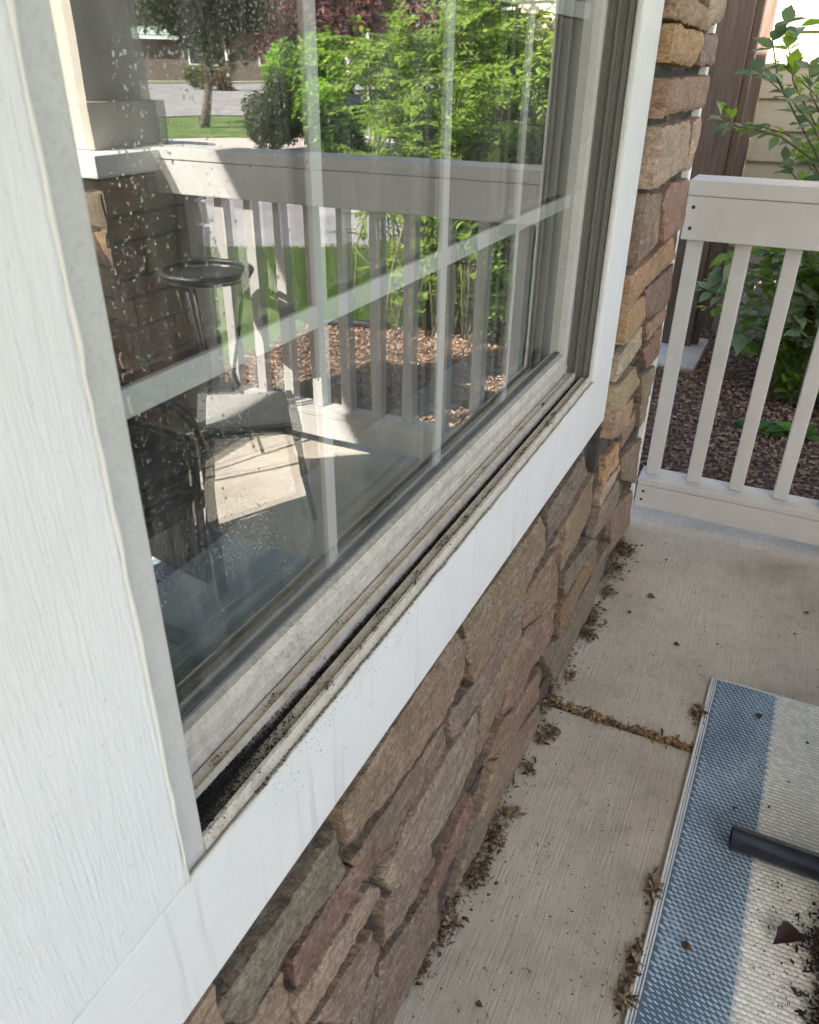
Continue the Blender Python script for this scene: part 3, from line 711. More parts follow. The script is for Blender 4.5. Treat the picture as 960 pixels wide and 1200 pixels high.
for s_ in (.0, .53):
    mb = MB(); mb.tube([cp(s_, .02, .0), cp(s_, .02, .40), cp(s_, .05, .47), cp(s_, .10, .49), cp(s_, .36, .50)], .012, 8); mb.build('arm_frame', M['blackmetal'], ch, True)
    mb = MB(); mb.tube([cp(s_, .37, .0), cp(s_, .355, .3), cp(s_, .41, .62)], .012, 8); mb.build('leg', M['blackmetal'], ch, True)
tb = empty('side_table', (.9, 1.74, 0), 'low side table with grey square top and thin black legs', 'table')
TR = Matrix.Translation((.90, 1.735, 0)) @ Matrix.Rotation(R(-38), 4, 'Z')
o = bevbox('table_top', -.125, .125, -.125, .125, .285, .30, M['cushion'], tb, .004); o.data.transform(TR)
o = bevbox('top_frame', -.132, .132, -.132, .132, .268, .284, M['blackmetal'], tb, .003); o.data.transform(TR)
for sx in (-1, 1):
    for sy in (-1, 1):
        mb = MB(); mb.tube([(sx * .118, sy * .118, .268), (sx * .125, sy * .125, .15), (sx * .15, sy * .15, .003)], .008, 8); o = mb.build('leg', M['blackmetal'], tb, True); o.data.transform(TR)
st = empty('round_stand', (1.17, 1.93, 0), 'small round black metal stand with a rimmed tray top by the pillar', 'stand')
mb = MB()
mb.tube([(1.17 + .13 * math.cos(t), 1.93 + .13 * math.sin(t), .62) for t in [6.28319 * i / 28 for i in range(29)]], .009, 8, None, False); mb.build('tray_rim', M['blackmetal'], st, True)
mb = MB(); n = 28; mb.add([(1.17 + .128 * math.cos(t), 1.93 + .128 * math.sin(t), z) for z in (.60, .606) for t in [6.28319 * i / n for i in range(n)]], [tuple(range(n))[::-1], tuple(range(n, 2 * n))] + [(i, (i + 1) % n, n + (i + 1) % n, n + i) for i in range(n)]); mb.build('tray', M['blackmetal'], st)
for i in range(3):
    t = 2.1 * i + .4; mb = MB(); mb.tube([(1.17 + .11 * math.cos(t), 1.93 + .11 * math.sin(t), .60), (1.17 + .05 * math.cos(t), 1.93 + .05 * math.sin(t), .3), (1.17 + .12 * math.cos(t), 1.93 + .12 * math.sin(t), .008)], .006, 8); mb.build('leg', M['blackmetal'], st, True)

# ------------------------------------------------------------------ neighbouring wall with lap siding
sw = empty('siding_wall', (.6, 4.92, GZ), 'beige lap siding wall behind the leafy shrub', 'wall')
z = .16; k_ = 0
zs = 1.335 - .1465 * 8
b0 = None
while zs < 4.2:
    mb = MB(); x0, x1 = -.085, 1.30
    mb.add([(x0, 4.900, zs), (x1, 4.900, zs), (x1, 4.915, zs + .150), (x0, 4.915, zs + .150), (x0, 4.925, zs), (x1, 4.925, zs), (x1, 4.927, zs + .150), (x0, 4.927, zs + .150)],
           [(0, 1, 2, 3), (0, 4, 5, 1), (1, 5, 6, 2), (0, 3, 7, 4), (3, 2, 6, 7)])
    if b0 is None: b0 = mb.build('siding_board', M['siding'], sw); z00 = zs
    else:
        o = b0.copy(); col.objects.link(o); o.location.z = b0.location.z + zs - z00
    zs += .1465
bevbox('wall_core', -.085, 1.36, 4.928, 5.5, -.3, 4.25, M['mortar'], sw, 0)
bevbox('foundation', -.085, 1.36, 4.91, 4.93, -.3, 1.335 - .1465 * 8, M['sidewalk'], sw, 0)
bevbox('corner_trim', 1.302, 1.39, 4.892, 4.97, -.2, 4.2, M['white'], sw, .003)
post = empty('brown_post', (-.2, 4.5, GZ), 'tall dark brown wooden post standing beyond the railing by the siding', 'post')
bevbox('post_body', -.29, -.138, 4.42, 4.54, GZ + .02, 3.2, M['brown'], post, .004)
bevbox('edge_strip', -.1365, -.105, 4.47, 4.54, GZ + .02, 3.2, M['brown'], post, .003)
bevbox('corner_strip', -.20, -.087, 4.86, 4.93, GZ + .02, 3.2, M['brown'], post, .003)
tag(bevbox('concrete_footing', -.42, -.06, 4.05, 4.62, GZ - .1, GZ + .03, M['concrete'], None, .01), 'small pale concrete pad at the foot of the brown post', 'footing')

# ------------------------------------------------------------------ mulch chips, grass
random.seed(21)
def chip(mb, x, y, z, L, W, H, c):
    a = rnd(0, 6.283); ca, sa = math.cos(a), math.sin(a); tz = rnd(-.35, .35) * L
    P = []
    for u, v, h in ((-L, -W, -tz), (L, -W * rnd(.4, 1), tz), (L * rnd(.7, 1), W, tz), (-L * rnd(.7, 1), W * rnd(.5, 1), -tz), (-L * .6, 0, H - tz * .6), (L * .6, 0, H + tz * .6)):
        P.append((x + u * ca - v * sa, y + u * sa + v * ca, z + h))
    mb.add(P, [(0, 1, 5, 4), (1, 2, 5), (2, 3, 4, 5), (3, 0, 4)], c)
MC = [(.20, .112, .072), (.27, .16, .105), (.13, .074, .05), (.33, .215, .15), (.22, .14, .095), (.36, .26, .19)]
mb = MB()
def inbed(x, y): return 2.3 < y < 4.88 and x < 2.1 - max(0, y - 3.9) * 1.1
for i in range(26000):
    x = rnd(-.6, 2.1); y = 2.3 + 2.55 * rnd(0, 1) ** 1.3
    if not inbed(x, y): continue
    L = rnd(.005, .016); chip(mb, x, y, GZ + rnd(.002, .014), L, L * rnd(.2, .5), rnd(.003, .008), jit(random.choice(MC), .25))
tag(mb.build('mulch_chips', M['debris'], None, False, True), 'reddish brown bark mulch chips covering the bed beyond the railing', 'mulch', None, 'stuff')
mb = MB()
lawn_poly = [(2.14, 3.9), (4.4, 4.9), (3.0, 5.85), (1.3, 7.1), (.95, 6.4), (1.1, 5.3), (1.25, 4.55), (1.5, 4.15), (1.78, 3.98)]
def inpoly(x, y, P):
    r = False
    for i in range(len(P)):
        a, b_ = P[i], P[(i + 1) % len(P)]
        if (a[1] > y) != (b_[1] > y) and x < (b_[0] - a[0]) * (y - a[1]) / (b_[1] - a[1]) + a[0]: r = not r
    return r
cnt = 0
while cnt < 42000:
    x, y = rnd(.95, 4.4), rnd(3.9, 7.1)
    if not inpoly(x, y, lawn_poly): continue
    cnt += 1; h = rnd(.03, .075); a = rnd(0, 6.283); l = rnd(.005, .04); wd = rnd(.002, .004); ca, sa = math.cos(a), math.sin(a)
    g = rnd(.7, 1.3); c = (.12 * g, .215 * g, .035 * g) if random.random() > .12 else (.2 * g, .2 * g, .08)
    mb.add([(x - sa * wd, y + ca * wd, GZ), (x + sa * wd, y - ca * wd, GZ), (x + ca * l * .5, y + sa * l * .5, GZ + h * .7), (x + ca * l, y + sa * l, GZ + h)], [(0, 1, 2), (0, 2, 3)], c)
tag(mb.build('grass_blades', M['leaf'], None, False, True), 'short bright green grass blades of the front lawn', 'grass', None, 'stuff')
mb = MB(); mb.tube([(2.12, 3.9, GZ + .02), (1.98, 3.92, GZ + .03), (1.78, 3.97, GZ + .03), (1.6, 4.05, GZ + .02)], .022, 8)
tag(mb.build('lawn_edging', M['edging'], None, True), 'black plastic edging strip between mulch bed and lawn', 'edging')

# ------------------------------------------------------------------ plants
def leaf_geo(L, W, fold=.25, curl=.15):
    """toothed leaf along +x, base at origin: verts, faces"""
    ts = [(0, 0), (.18, .62), (.30, .86), (.42, 1.), (.52, .80), (.66, .74), (.78, .42), (1, 0)]
    vs = []; mid = []
    for t, ww in ts: vs.append((t * L, 0, -curl * L * t * t)); mid.append(len(vs) - 1)
    up = []; dn = []
    for t, ww in ts[1:-1]:
        vs.append((t * L - .02 * L, ww * W / 2, -curl * L * t * t + fold * ww * W / 2)); up.append(len(vs) - 1)
        vs.append((t * L - .02 * L, -ww * W / 2, -curl * L * t * t + fold * ww * W / 2)); dn.append(len(vs) - 1)
    fs = [(0, mid[1], up[0]), (0, dn[0], mid[1])]
    for i in range(len(up) - 1):
        fs += [(mid[i + 1], mid[i + 2], up[i + 1], up[i]), (mid[i + 1], dn[i], dn[i + 1], mid[i + 2])]
    fs += [(mid[-2], mid[-1], up[-1]), (mid[-2], dn[-1], mid[-1])]
    return vs, fs
def basis(d, upv):
    d = d.normalized(); s = upv.cross(d)
    s = s.normalized() if s.length > 1e-4 else d.orthogonal().normalized()
    return Matrix((d, s, d.cross(s))).transposed()
LV, LF = leaf_geo(1, .62)
simpleL = ([(0, 0, 0), (.45, .3, .07), (1, 0, -.12), (.45, -.3, .07)], [(0, 2, 1), (0, 3, 2)])
def put_leaf(mb, p, d, L, c, full=True, upv=None):
    B = basis(d, upv or Vector((rnd(-.5, .5), rnd(-.5, .5), 1)))
    V, F_ = (LV, LF) if full else simpleL
    mb.add([p + B @ (Vector(q) * L) for q in V], F_, c)
random.seed(44)
shrub = empty('leafy_shrub', (.95, 4.0, GZ), 'tall leafy green shrub in the mulch behind the side railing', 'shrub')
stems = MB(); fol = MB(); LS = 1.0; singles = []
leafme = MB(); leafme.add(LV, LF); leafme = leafme.mesh('leaf', True); leafme.materials.append(M['leaf_single'])
def leafcol():
    g = rnd(.75, 1.3); q = random.random()
    if q < .35: return (.20 * g, .33 * g, .055 * g)
    if q < .7: return (.23 * g, .36 * g, .08 * g)
    return (.27 * g, .38 * g, .06 * g)
def branch(pts, r, nl, Lr, single=False):
    stems.tube(pts, [r * (1 - .75 * i / (len(pts) - 1)) for i in range(len(pts))], 5)
    pts = [Vector(p) for p in pts]
    for i in range(nl):
        t = (.10 + .90 * (i + rnd(0, 1)) / nl) * (len(pts) - 1); j = min(int(t), len(pts) - 2); p = pts[j].lerp(pts[j + 1], t - j)
        ax = (pts[j + 1] - pts[j]).normalized()
        for sgn in (-1, 1):
            s = ax.cross(Vector((rnd(-.6, .6), rnd(-.6, .6), 1))).normalized()
            d = ax * rnd(.3, .9) + s * sgn * rnd(.6, 1) + Vector((0, 0, rnd(-.35, .25)))
            L = rnd(*Lr); c = leafcol(); pp = p + d.normalized() * .006
            if single: singles.append((pp, d, L, c))
            else: put_leaf(fol, pp, d, L, c)
# branches that show beyond the railing, traced from the photograph
def px(u, v, y): return hit(u, v, 1, y)
for pts, nl, Lr in (
    ([(1000, 300), (962, 190), (935, 140), (912, 95), (905, 45), (920, 28)], 15, (.045, .085)),
    ([(990, 260), (950, 185), (915, 160), (880, 150), (850, 148), (842, 130)], 13, (.04, .07)),
    ([(990, 240), (955, 150), (930, 120), (895, 88), (880, 85)], 9, (.045, .08)),
    ([(1000, 210), (965, 140), (950, 110), (948, 75)], 8, (.05, .08)),
    ([(1000, 330), (955, 235), (930, 205), (918, 190)], 9, (.045, .075)),
    ([(990, 420), (950, 350), (915, 320), (870, 305), (838, 318)], 12, (.05, .085)),
    ([(990, 430), (940, 390), (900, 370), (850, 345), (822, 340)], 12, (.05, .09)),
    ([(990, 440), (950, 400), (910, 395), (880, 385), (862, 392)], 9, (.06, .10)),
    ([(1000, 380), (960, 320), (930, 300), (900, 295)], 9, (.06, .10)),
    ([(1000, 410), (965, 360), (940, 345), (925, 350), (915, 372)], 9, (.07, .11)),
    ([(1000, 350), (970, 290), (945, 262), (925, 240)], 8, (.05, .08))):
    for rep in range(3 if pts[-1][1] > 180 else 2):
        y0 = rnd(3.45, 3.7) + rep * .15; du, dv = (rnd(0, 26), rnd(-14, 26)) if rep else (0, 0)
        branch([px(u + du, v + dv, y0 + .012 * (len(pts) - i) + rnd(-.02, .02)) for i, (u, v) in enumerate(pts)], .006, nl, (Lr[0] * 1.05, Lr[1] * 1.15), True)
for i in range(260):
    bx, by = 1.2 + random.gauss(0, .28), 4.35 + random.gauss(0, .13)
    a = rnd(0, 6.283); out = rnd(.15, .95); H = rnd(.45, 1.75) * (1.1 - .35 * out)
    ex, ey = bx + math.cos(a) * out, by + math.sin(a) * out * .55
    if ex < .12: ex = .12 + rnd(0, .2)
    if ex > 2.0: ex = 2.0 - rnd(0, .4)
    ey = min(ey, 4.8)
    if ex > 1.5: H = min(H, 1.2)
    if ex < 1.1 and H > .95: H = .95 + (H - .95) * .35
    z0 = GZ
    pts = [Vector((bx + (ex - bx) * t ** 1.4 + rnd(-.02, .02), by + (ey - by) * t ** 1.4, z0 + (H - z0) * math.sin(t * 1.9) / math.sin(1.9) if t > 0 else z0)) for t in (0, .2, .4, .6, .8, 1)]
    branch(pts, .009, int(18 + H * 15), (.028, .058))
    for s in range(4):
        t = rnd(.45, .95) * 5; j = int(t); p = pts[min(j, 4)].lerp(pts[min(j, 4) + 1], t - j if j < 5 else 1)
        d = Vector((rnd(-1, 1), rnd(-1, 1), rnd(-.2, .7))).normalized() * rnd(.15, .35)
        branch([p, p + d * .5, p + d + Vector((0, 0, -.03))], .004, 11, (.025, .052))
for i in range(150):                                   # low skirt of foliage
    bx, by = 1.0 + random.gauss(0, .3), 4.2 + random.gauss(0, .14); a = rnd(0, 6.283); o_ = rnd(.1, .5); H = rnd(.12, .95)
    pts = [Vector((bx, by, GZ)), Vector((bx + math.cos(a) * o_ * .4, by + math.sin(a) * o_ * .3, GZ + (H - GZ) * .6)), Vector((bx + math.cos(a) * o_, by + math.sin(a) * o_ * .7, H))]
    branch(pts, .006, 12, (.05, .085))
for i in range(46):
    bx, by = .55 + random.gauss(0, .16), 3.85 + random.gauss(0, .08); a = rnd(0, 6.283); o_ = rnd(.08, .3); H = rnd(.12, .62)
    pts = [Vector((bx, by, GZ)), Vector((bx + math.cos(a) * o_ * .4, by + math.sin(a) * o_ * .3, GZ + (H - GZ) * .6)), Vector((max(.05, bx + math.cos(a) * o_), by + math.sin(a) * o_ * .6, H))]
    branch(pts, .005, 12, (.05, .09))
stems.build('stems', M['stem'], shrub, True)
singles.sort(key=lambda q: q[0].y)
for i, (p, d, L, c) in enumerate(singles[:300]):
    o = link('leaf', leafme, None, shrub); B = basis(d, Vector((rnd(-.5, .5), rnd(-.5, .5), 1)))
    o.matrix_basis = Matrix.Translation(p) @ (B.to_4x4()) @ Matrix.Scale(L, 4); o.color = (c[0] * .62 + .04, c[1] * .68 + .02, c[2] * .9 + .07, 1)  # near leaves tinted darker and bluer, shade put into their colour
for (p, d, L, c) in singles[300:]: put_leaf(fol, p, d, L, c)
tag(fol.build('foliage', M['leaf'], shrub, True, True), kind='stuff')
# two weeds in the mulch
for (u, v), s, lab in (((893, 503), 1., 'small bright green weed rosette in the mulch below the balusters'), ((938, 508), .8, 'flatter pale green weed creeping in the mulch beside another weed')):
    p = hit(u, v, 2, GZ + .02); t = empty('weed', (p.x, p.y, GZ), lab, 'weed', 'weeds in the mulch bed')
    for i in range(13):
        a = rnd(0, 6.283); mb = MB(); d = Vector((math.cos(a), math.sin(a), rnd(.1, .8) * s)); g = rnd(.8, 1.2)
        put_leaf(mb, Vector((p.x, p.y, GZ + .01)) + d * .01, d, rnd(.06, .12), (.13 * g, .26 * g, .06 * g)); mb.build('leaf', M['leaf'], t, True, True)

# generic crowns
def crown(mb, c, rad, n, size, cols, lobes=14, full=False, hollow=.25):
    c = Vector(c); cl = []
    for i in range(lobes):
        v = Vector((random.gauss(0, 1), random.gauss(0, 1), random.gauss(0, 1))).normalized() * rnd(.35, .9)
        cl.append((Vector((v.x * rad[0], v.y * rad[1], v.z * rad[2])), rnd(.28, .5)))
    for i in range(n):
        o, s = random.choice(cl); v = Vector((random.gauss(0, 1), random.gauss(0, 1), random.gauss(0, 1))).normalized() * s * rnd(hollow, 1.05) ** .5
        p = c + o + Vector((v.x * rad[0], v.y * rad[1], v.z * rad[2]))
        d = Vector((rnd(-1, 1), rnd(-1, 1), rnd(-.9, .5))); g = rnd(.6, 1.35); q = random.choice(cols)
        put_leaf(mb, p, d, size * rnd(.6, 1.3), tuple(x * g for x in q), full)
def tree(name, label, cat, base, trunk_h, tr, cc, rad, n, size, cols, group=None, lean=(0, 0), m='bark'):
    t = empty(name, base, label, cat, group); b = Vector(base); tr_ = MB()
    top = b + Vector((lean[0], lean[1], trunk_h))
    tr_.tube([b, b.lerp(top, .35) + Vector((rnd(-.03, .03), 0, 0)), b.lerp(top, .7), top], [tr * 1.25, tr, tr * .85, tr * .7], 9)
    for i in range(7):
        a = rnd(0, 6.283); e = Vector(cc) + Vector((math.cos(a) * rad[0] * .6, math.sin(a) * rad[1] * .6, rnd(-.2, .6) * rad[2])); tr_.tube([top - Vector((0, 0, rnd(0, .2) * trunk_h)), top.lerp(e, .5) + Vector((0, 0, .1)), e], [tr * .5, tr * .3, tr * .1], 6)
    tr_.build('trunk', M[m], t, True)
    mb = MB(); crown(mb, cc, rad, n, size, cols, 34); tag(mb.build('crown', M['leaf'], t, False, True), kind='stuff')
    return t
random.seed(88)
P = hit(241, 157, 2, 0., True)
def far(u, v, y): return hit(u, v, 1, y, True)
b = far(241, 158, 15.2)
tree('street_tree', 'slender street tree with bare trunk and olive green crown on the grass verge', 'tree', (b.x, b.y, gz(b.x, b.y)), 1.75, .085, (b.x - .3, b.y, gz(b.x, b.y) + 2.55), (1.6, 1.5, 1.1), 12000, .15, [(.09, .115, .045), (.12, .135, .055), (.07, .085, .035)], lean=(-.45, 0))
c_ = far(322, 120, 12.0); g0 = gz(c_.x, c_.y)
t = empty('dwarf_pine', (c_.x, c_.y, g0), 'rounded dark dwarf pine bush beside the lime green shrub', 'bush')
mb = MB(); crown(mb, (c_.x, c_.y, g0 + .62), (.50, .5, .58), 9000, .085, [(.075, .095, .04), (.10, .115, .05), (.05, .07, .03)], 18); tag(mb.build('foliage', M['leaf'], t, False, True), kind='stuff')
c_ = far(368, 100, 12.4); g0 = gz(c_.x, c_.y)
t = empty('lime_shrub', (c_.x, c_.y, g0), 'bright lime green upright shrub behind the dwarf pine', 'shrub')
mb = MB(); crown(mb, (c_.x, c_.y, g0 + .92), (.80, .6, .86), 15000, .105, [(.24, .42, .05), (.30, .46, .06), (.15, .30, .04)], 20); tag(mb.build('foliage', M['leaf'], t, False, True), kind='stuff')
mb = MB()
for i in range(6): mb.tube([(c_.x + rnd(-.1, .1), c_.y + rnd(-.1, .1), g0), (c_.x + rnd(-.5, .5), c_.y + rnd(-.4, .4), g0 + 1.3)], [.03, .012], 6)
mb.build('stems', M['bark'], t)
c_ = far(405, 150, 11.4); g0 = gz(c_.x, c_.y)
t = empty('dark_shrub', (c_.x, c_.y, g0), 'low dark green shrub beside the lime green one', 'shrub')
mb = MB(); crown(mb, (c_.x, c_.y, g0 + .45), (.5, .5, .5), 4500, .09, [(.035, .075, .02), (.05, .10, .025)], 12); tag(mb.build('foliage', M['leaf'], t, False, True), kind='stuff')
b = far(400, 80, 24.); g0 = gz(b.x, b.y)
tree('plum_tree', 'large purple leaved plum tree spreading above the lime shrub', 'tree', (b.x, b.y, g0), 1.5, .13, (b.x + .9, b.y, g0 + 2.75), (4.2, 3.4, 1.6), 26000, .22, [(.18, .065, .085), (.23, .10, .12), (.12, .05, .065), (.30, .14, .16)])
b = far(268, 95, 30.); g0 = gz(b.x, b.y)
tree('birch_tree', 'thin white trunked young birch before the green roofed house', 'tree', (b.x, b.y, g0), 2.2, .06, (b.x, b.y, g0 + 3.3), (1.0, 1.0, 1.1), 1500, .15, [(.10, .15, .05)], m='white')
b = far(255, 95, 29.); g0 = gz(b.x, b.y)
for dx, lab, cc in ((0, 'reddish flowering garden bush across the street', [(.20, .10, .06), (.12, .15, .05), (.25, .15, .10)]), (.95, 'yellow green garden bush beside the reddish one across the street', [(.18, .20, .04), (.12, .17, .03)])):
    t = empty('garden_bush', (b.x + dx, b.y, g0), lab, 'bush', 'garden bushes across the street')
    mb = MB(); crown(mb, (b.x + dx, b.y, g0 + .5), (.85 - .4 * bool(dx), .6, .6 - .15 * bool(dx)), 2200, .13, cc, 10); tag(mb.build('foliage', M['leaf'], t, False, True), kind='stuff')
# trees closing the view behind the houses
for i, (x, y, s, lab) in enumerate(((40, 44, 1., 'tall dark green tree behind the brown garage house'), (30, 52, 1.1, 'broad dark green tree between the two far houses'), (14, 44, .95, 'mid green tree beyond the plum tree'), (22, 62, 1.2, 'tall green tree behind the house with pale roof'), (4, 40, 1., 'leafy tree beyond the siding wall'))):
    g0 = gz(x, y); tree('background_tree', lab, 'tree', (x, y, g0), 2.5, .25, (x, y, g0 + 5), (4.8 * s, 4.5 * s, 4 * s), 6000, .42, [(.05, .085, .03), (.07, .11, .035), (.035, .06, .02)], 'trees behind the far houses')

# ------------------------------------------------------------------ far houses
def house(label, c, ang, w_, d_, h_, rh, mw, mr, openings):
    t = empty('far_house', (c[0], c[1], gz(*c)), label, 'house', 'houses across the street'); g0 = gz(*c) - .1
    Rm = Matrix.Rotation(ang, 4, 'Z'); Tm = Matrix.Translation((c[0], c[1], g0))
    def part(nm, mb, m, p):
        o = mb.build(nm, m, p); o.data.transform(Tm @ Rm); return o
    mb = MB(); mb.box(-w_ / 2, w_ / 2, 0, d_, 0, h_); part('wall', mb, mw, t)
    mb = MB(); e = .5
    mb.add([(-w_ / 2 - e, -e, h_ - .1), (w_ / 2 + e, -e, h_ - .1), (w_ / 2 + e, d_ + e, h_ - .1), (-w_ / 2 - e, d_ + e, h_ - .1), (-w_ / 2 - e, d_ / 2, h_ + rh), (w_ / 2 + e, d_ / 2, h_ + rh)],
           [(0, 1, 5, 4), (2, 3, 4, 5), (1, 2, 5), (3, 0, 4), (0, 3, 2, 1)]); rf = part('roof', mb, mr, t)
    for k_ in range(6):
        f = (k_ + .5) / 6; mb = MB(); y = -e + (d_ / 2 + e) * f; z = h_ - .1 + (rh + .1) * f
        mb.box(-w_ / 2 - e, w_ / 2 + e, y - .03, y + .03, z + .01, z + .06); part('roof_course', mb, mr, rf)
    for kind, x0, x1, z0, z1 in openings:
        mb = MB(); mb.box(x0 - .08, x1 + .08, -.06, .02, z0, z1 + .08); o = part(kind, mb, M['white'], t)
        if kind == 'garage_door':
            for k_ in range(4):
                mb = MB(); hh = (z1 - z0) / 4; mb.box(x0, x1, -.09, -.05, z0 + k_ * hh + .02, z0 + (k_ + 1) * hh - .02); part('panel', mb, M['housetan'], o)
        elif kind == 'door':
            mb = MB(); mb.box(x0, x1, -.09, -.05, z0, z1); part('leaf_panel', mb, M['brown'], o)
        else:
            mb = MB(); mb.box(x0, (x0 + x1) / 2 - .03, -.075, -.055, z0 + .06, z1); part('pane', mb, M['carglass'], o)
            mb = MB(); mb.box((x0 + x1) / 2 + .03, x1, -.075, -.055, z0 + .06, z1); part('pane', mb, M['carglass'], o)
    return t
p = far(185, 90, 36.)
house('dark brown house with tan garage door across the street', (p.x, p.y), R(-38), 11, 8, 2.8, 1.6, M['house'], M['shingle'], [('garage_door', -2.2, 1.4, .1, 2.2), ('window', 2.6, 4.2, 1.0, 2.2), ('window', -5.5, -3.6, 1.0, 2.2)])
p = far(318, 80, 38.)
house('dark house with pale green metal roof behind the plum tree', (p.x, p.y), R(-30), 15, 8, 1.95, 1.9, M['house'], M['roofing'], [('door', -3.9, -2.9, .1, 1.7), ('window', -1.5, .6, .8, 1.6), ('window', 2.2, 4.0, .8, 1.6)])
# parked van
p = far(436, 74, 30.); g0 = gz(p.x, p.y) + .02
van = empty('parked_van', (p.x, p.y, g0), 'white van parked on the street beyond the leafy shrub', 'van')
VM = Matrix.Translation((p.x, p.y, g0)) @ Matrix.Rotation(R(58), 4, 'Z')
def vpart(nm, mb, m, par=van, bev=0):
    o = mb.build(nm, m, par); o.data.transform(VM)
    if bev:
        bm = bmesh.new(); bm.from_mesh(o.data); bmesh.ops.recalc_face_normals(bm, faces=bm.faces); bmesh.ops.bevel(bm, geom=bm.edges[:], offset=bev, segments=2, affect='EDGES'); bm.to_mesh(o.data); bm.free()
    return o
mb = MB(); prof = [(-2.3, .35), (2.35, .35), (2.4, .8), (2.25, 1.05), (1.45, 1.2), (.85, 1.85), (.5, 1.95), (-2.2, 1.95), (-2.35, 1.2)]
n = len(prof); mb.add([(x, -.9, z) for x, z in prof] + [(x, .9, z) for x, z in prof], [tuple(range(n)), tuple(range(n, 2 * n))[::-1]] + [(i, n + i, n + (i + 1) % n, (i + 1) % n) for i in range(n)])
body = vpart('body', mb, M['carpaint'], van, .06)
mb = MB(); mb.add([(1.43, -.78, 1.25), (1.43, .78, 1.25), (.92, .74, 1.82), (.92, -.74, 1.82)], [(0, 1, 2, 3)]); mb.v = [(a + .03, b_, c + .02) for a, b_, c in mb.v]; vpart('windscreen', mb, M['carglass'], body)
for s_ in (-1, 1):
    for a, b_ in ((.1, .95), (-1.0, 0.), (-2.05, -1.12)):
        mb = MB(); mb.add([(a, s_ * .912, 1.25), (b_ + (.3 if b_ > .9 else 0), s_ * .912, 1.25), (b_ - .1, s_ * .912, 1.78), (a, s_ * .912, 1.78)], [(0, 1, 2, 3)]); vpart('side_window', mb, M['carglass'], body)
    for x in (-1.5, 1.5):
        mb = MB(); mb.tube([(x, s_ * .72, .34), (x, s_ * .93, .34)], .34, 20); wh = vpart('wheel', mb, M['rubber'])
        mb = MB(); mb.tube([(x, s_ * .90, .34), (x, s_ * .945, .34)], .2, 16); vpart('rim', mb, M['steel'], wh)
    mb = MB(); mb.box(2.36, 2.42, s_ * .55 - .16, s_ * .55 + .16, .72, .9); vpart('headlight', mb, M['steel'])
    mb = MB(); mb.box(1.15, 1.3, s_ * 1.0 - .1, s_ * 1.0 + .1, 1.15, 1.35); vpart('wing_mirror', mb, M['carpaint'])
# sign pole by the street
b = far(434, 135, 14.5); g0 = gz(b.x, b.y)
sp = empty('street_pole', (b.x, b.y, g0), 'thin galvanised street pole with an orange marker beside the lime shrub', 'pole')
mb = MB(); mb.tube([(b.x, b.y, g0), (b.x, b.y, g0 + 1.75)], .03, 10); mb.build('shaft', M['steel'], sp, True)
mb = MB(); mb.tube([(b.x, b.y, g0 + 1.75), (b.x, b.y, g0 + 1.78)], [.036, .02], 10); mb.build('pole_cap', M['steel'], sp, True)
bevbox('marker', b.x - .55, b.x - .04, b.y - .02, b.y, g0 + 1.40, g0 + 1.47, M['orange'], sp, .004)

# ------------------------------------------------------------------ dirt and litter
random.seed(3)
DC = [(.13, .09, .06), (.30, .23, .15), (.22, .16, .10), (.17, .12, .08), (.07, .048, .035), (.045, .032, .026), (.24, .18, .12)]
def needle(mb, p, L, w_, c):
    a = rnd(0, 6.283); d = Vector((math.cos(a), math.sin(a), rnd(-.15, .45))) * L; s = Vector((-math.sin(a), math.cos(a), rnd(-.4, .4))) * w_
    m_ = p + d * .5 + Vector((0, 0, rnd(0, .3) * L)); mb.add([p - s * .4, p + s * .4, m_ + s, p + d, m_ - s], [(0, 1, 2, 4), (4, 2, 3)], c)
def pile(mb, u, v, r, n, h=.012, cols=DC, Lr=(.004, .014), wr=(.0006, .0024), plane=0.):
    c = hit(u, v, 2, plane)
    for i in range(n):
        q = abs(random.gauss(0, .5)); a = rnd(0, 6.283); x = c.x + math.cos(a) * q * r[0]; y = c.y + math.sin(a) * q * r[1]
        if x < .006: x = .006 + rnd(0, .02)
        needle(mb, Vector((x, y, plane + .002 + max(0, h * (1 - q)) * rnd(.1, 1))), rnd(*Lr), rnd(*wr), jit(random.choice(cols), .3))
mb = MB()
for u, v, r, n, h in ((733, 648, (.035, .05), 130, .02), (722, 668, (.03, .04), 60, .012), (712, 695, (.02, .03), 50, .012), (694, 728, (.03, .04), 60, .008), (688, 746, (.02, .02), 50, .014), (668, 795, (.015, .02), 20, .005), (645, 860, (.015, .025), 50, .006),
                     (577, 985, (.022, .03), 150, .022), (557, 1025, (.025, .032), 190, .022), (600, 955, (.01, .02), 30, .008), (527, 1085, (.02, .02), 40, .008), (512, 1100, (.02, .03), 40, .008), (492, 1135, (.02, .03), 40, .008), (620, 905, (.008, .02), 20, .006), (637, 865, (.02, .02), 40, .006),
                     (818, 838, (.015, .03), 60, .005), (765, 1045, (.010, .03), 55, .006), (745, 1130, (.010, .05), 45, .005), (733, 1172, (.010, .03), 70, .006)):
    pile(mb, u, v, r, int(n * 1.7), h * 1.2, Lr=(.004, .020), wr=(.0006, .0042))
for i in range(2600):
    y = rnd(.7, 2.08); q = noise.noise(Vector((y * 9, 0, 0)))
    if q < rnd(-.25, .5): continue
    needle(mb, Vector((.006 + abs(random.gauss(0, .016)), y, rnd(.001, .008))), rnd(.004, .018), rnd(.0006, .0030), jit(random.choice(DC), .3))
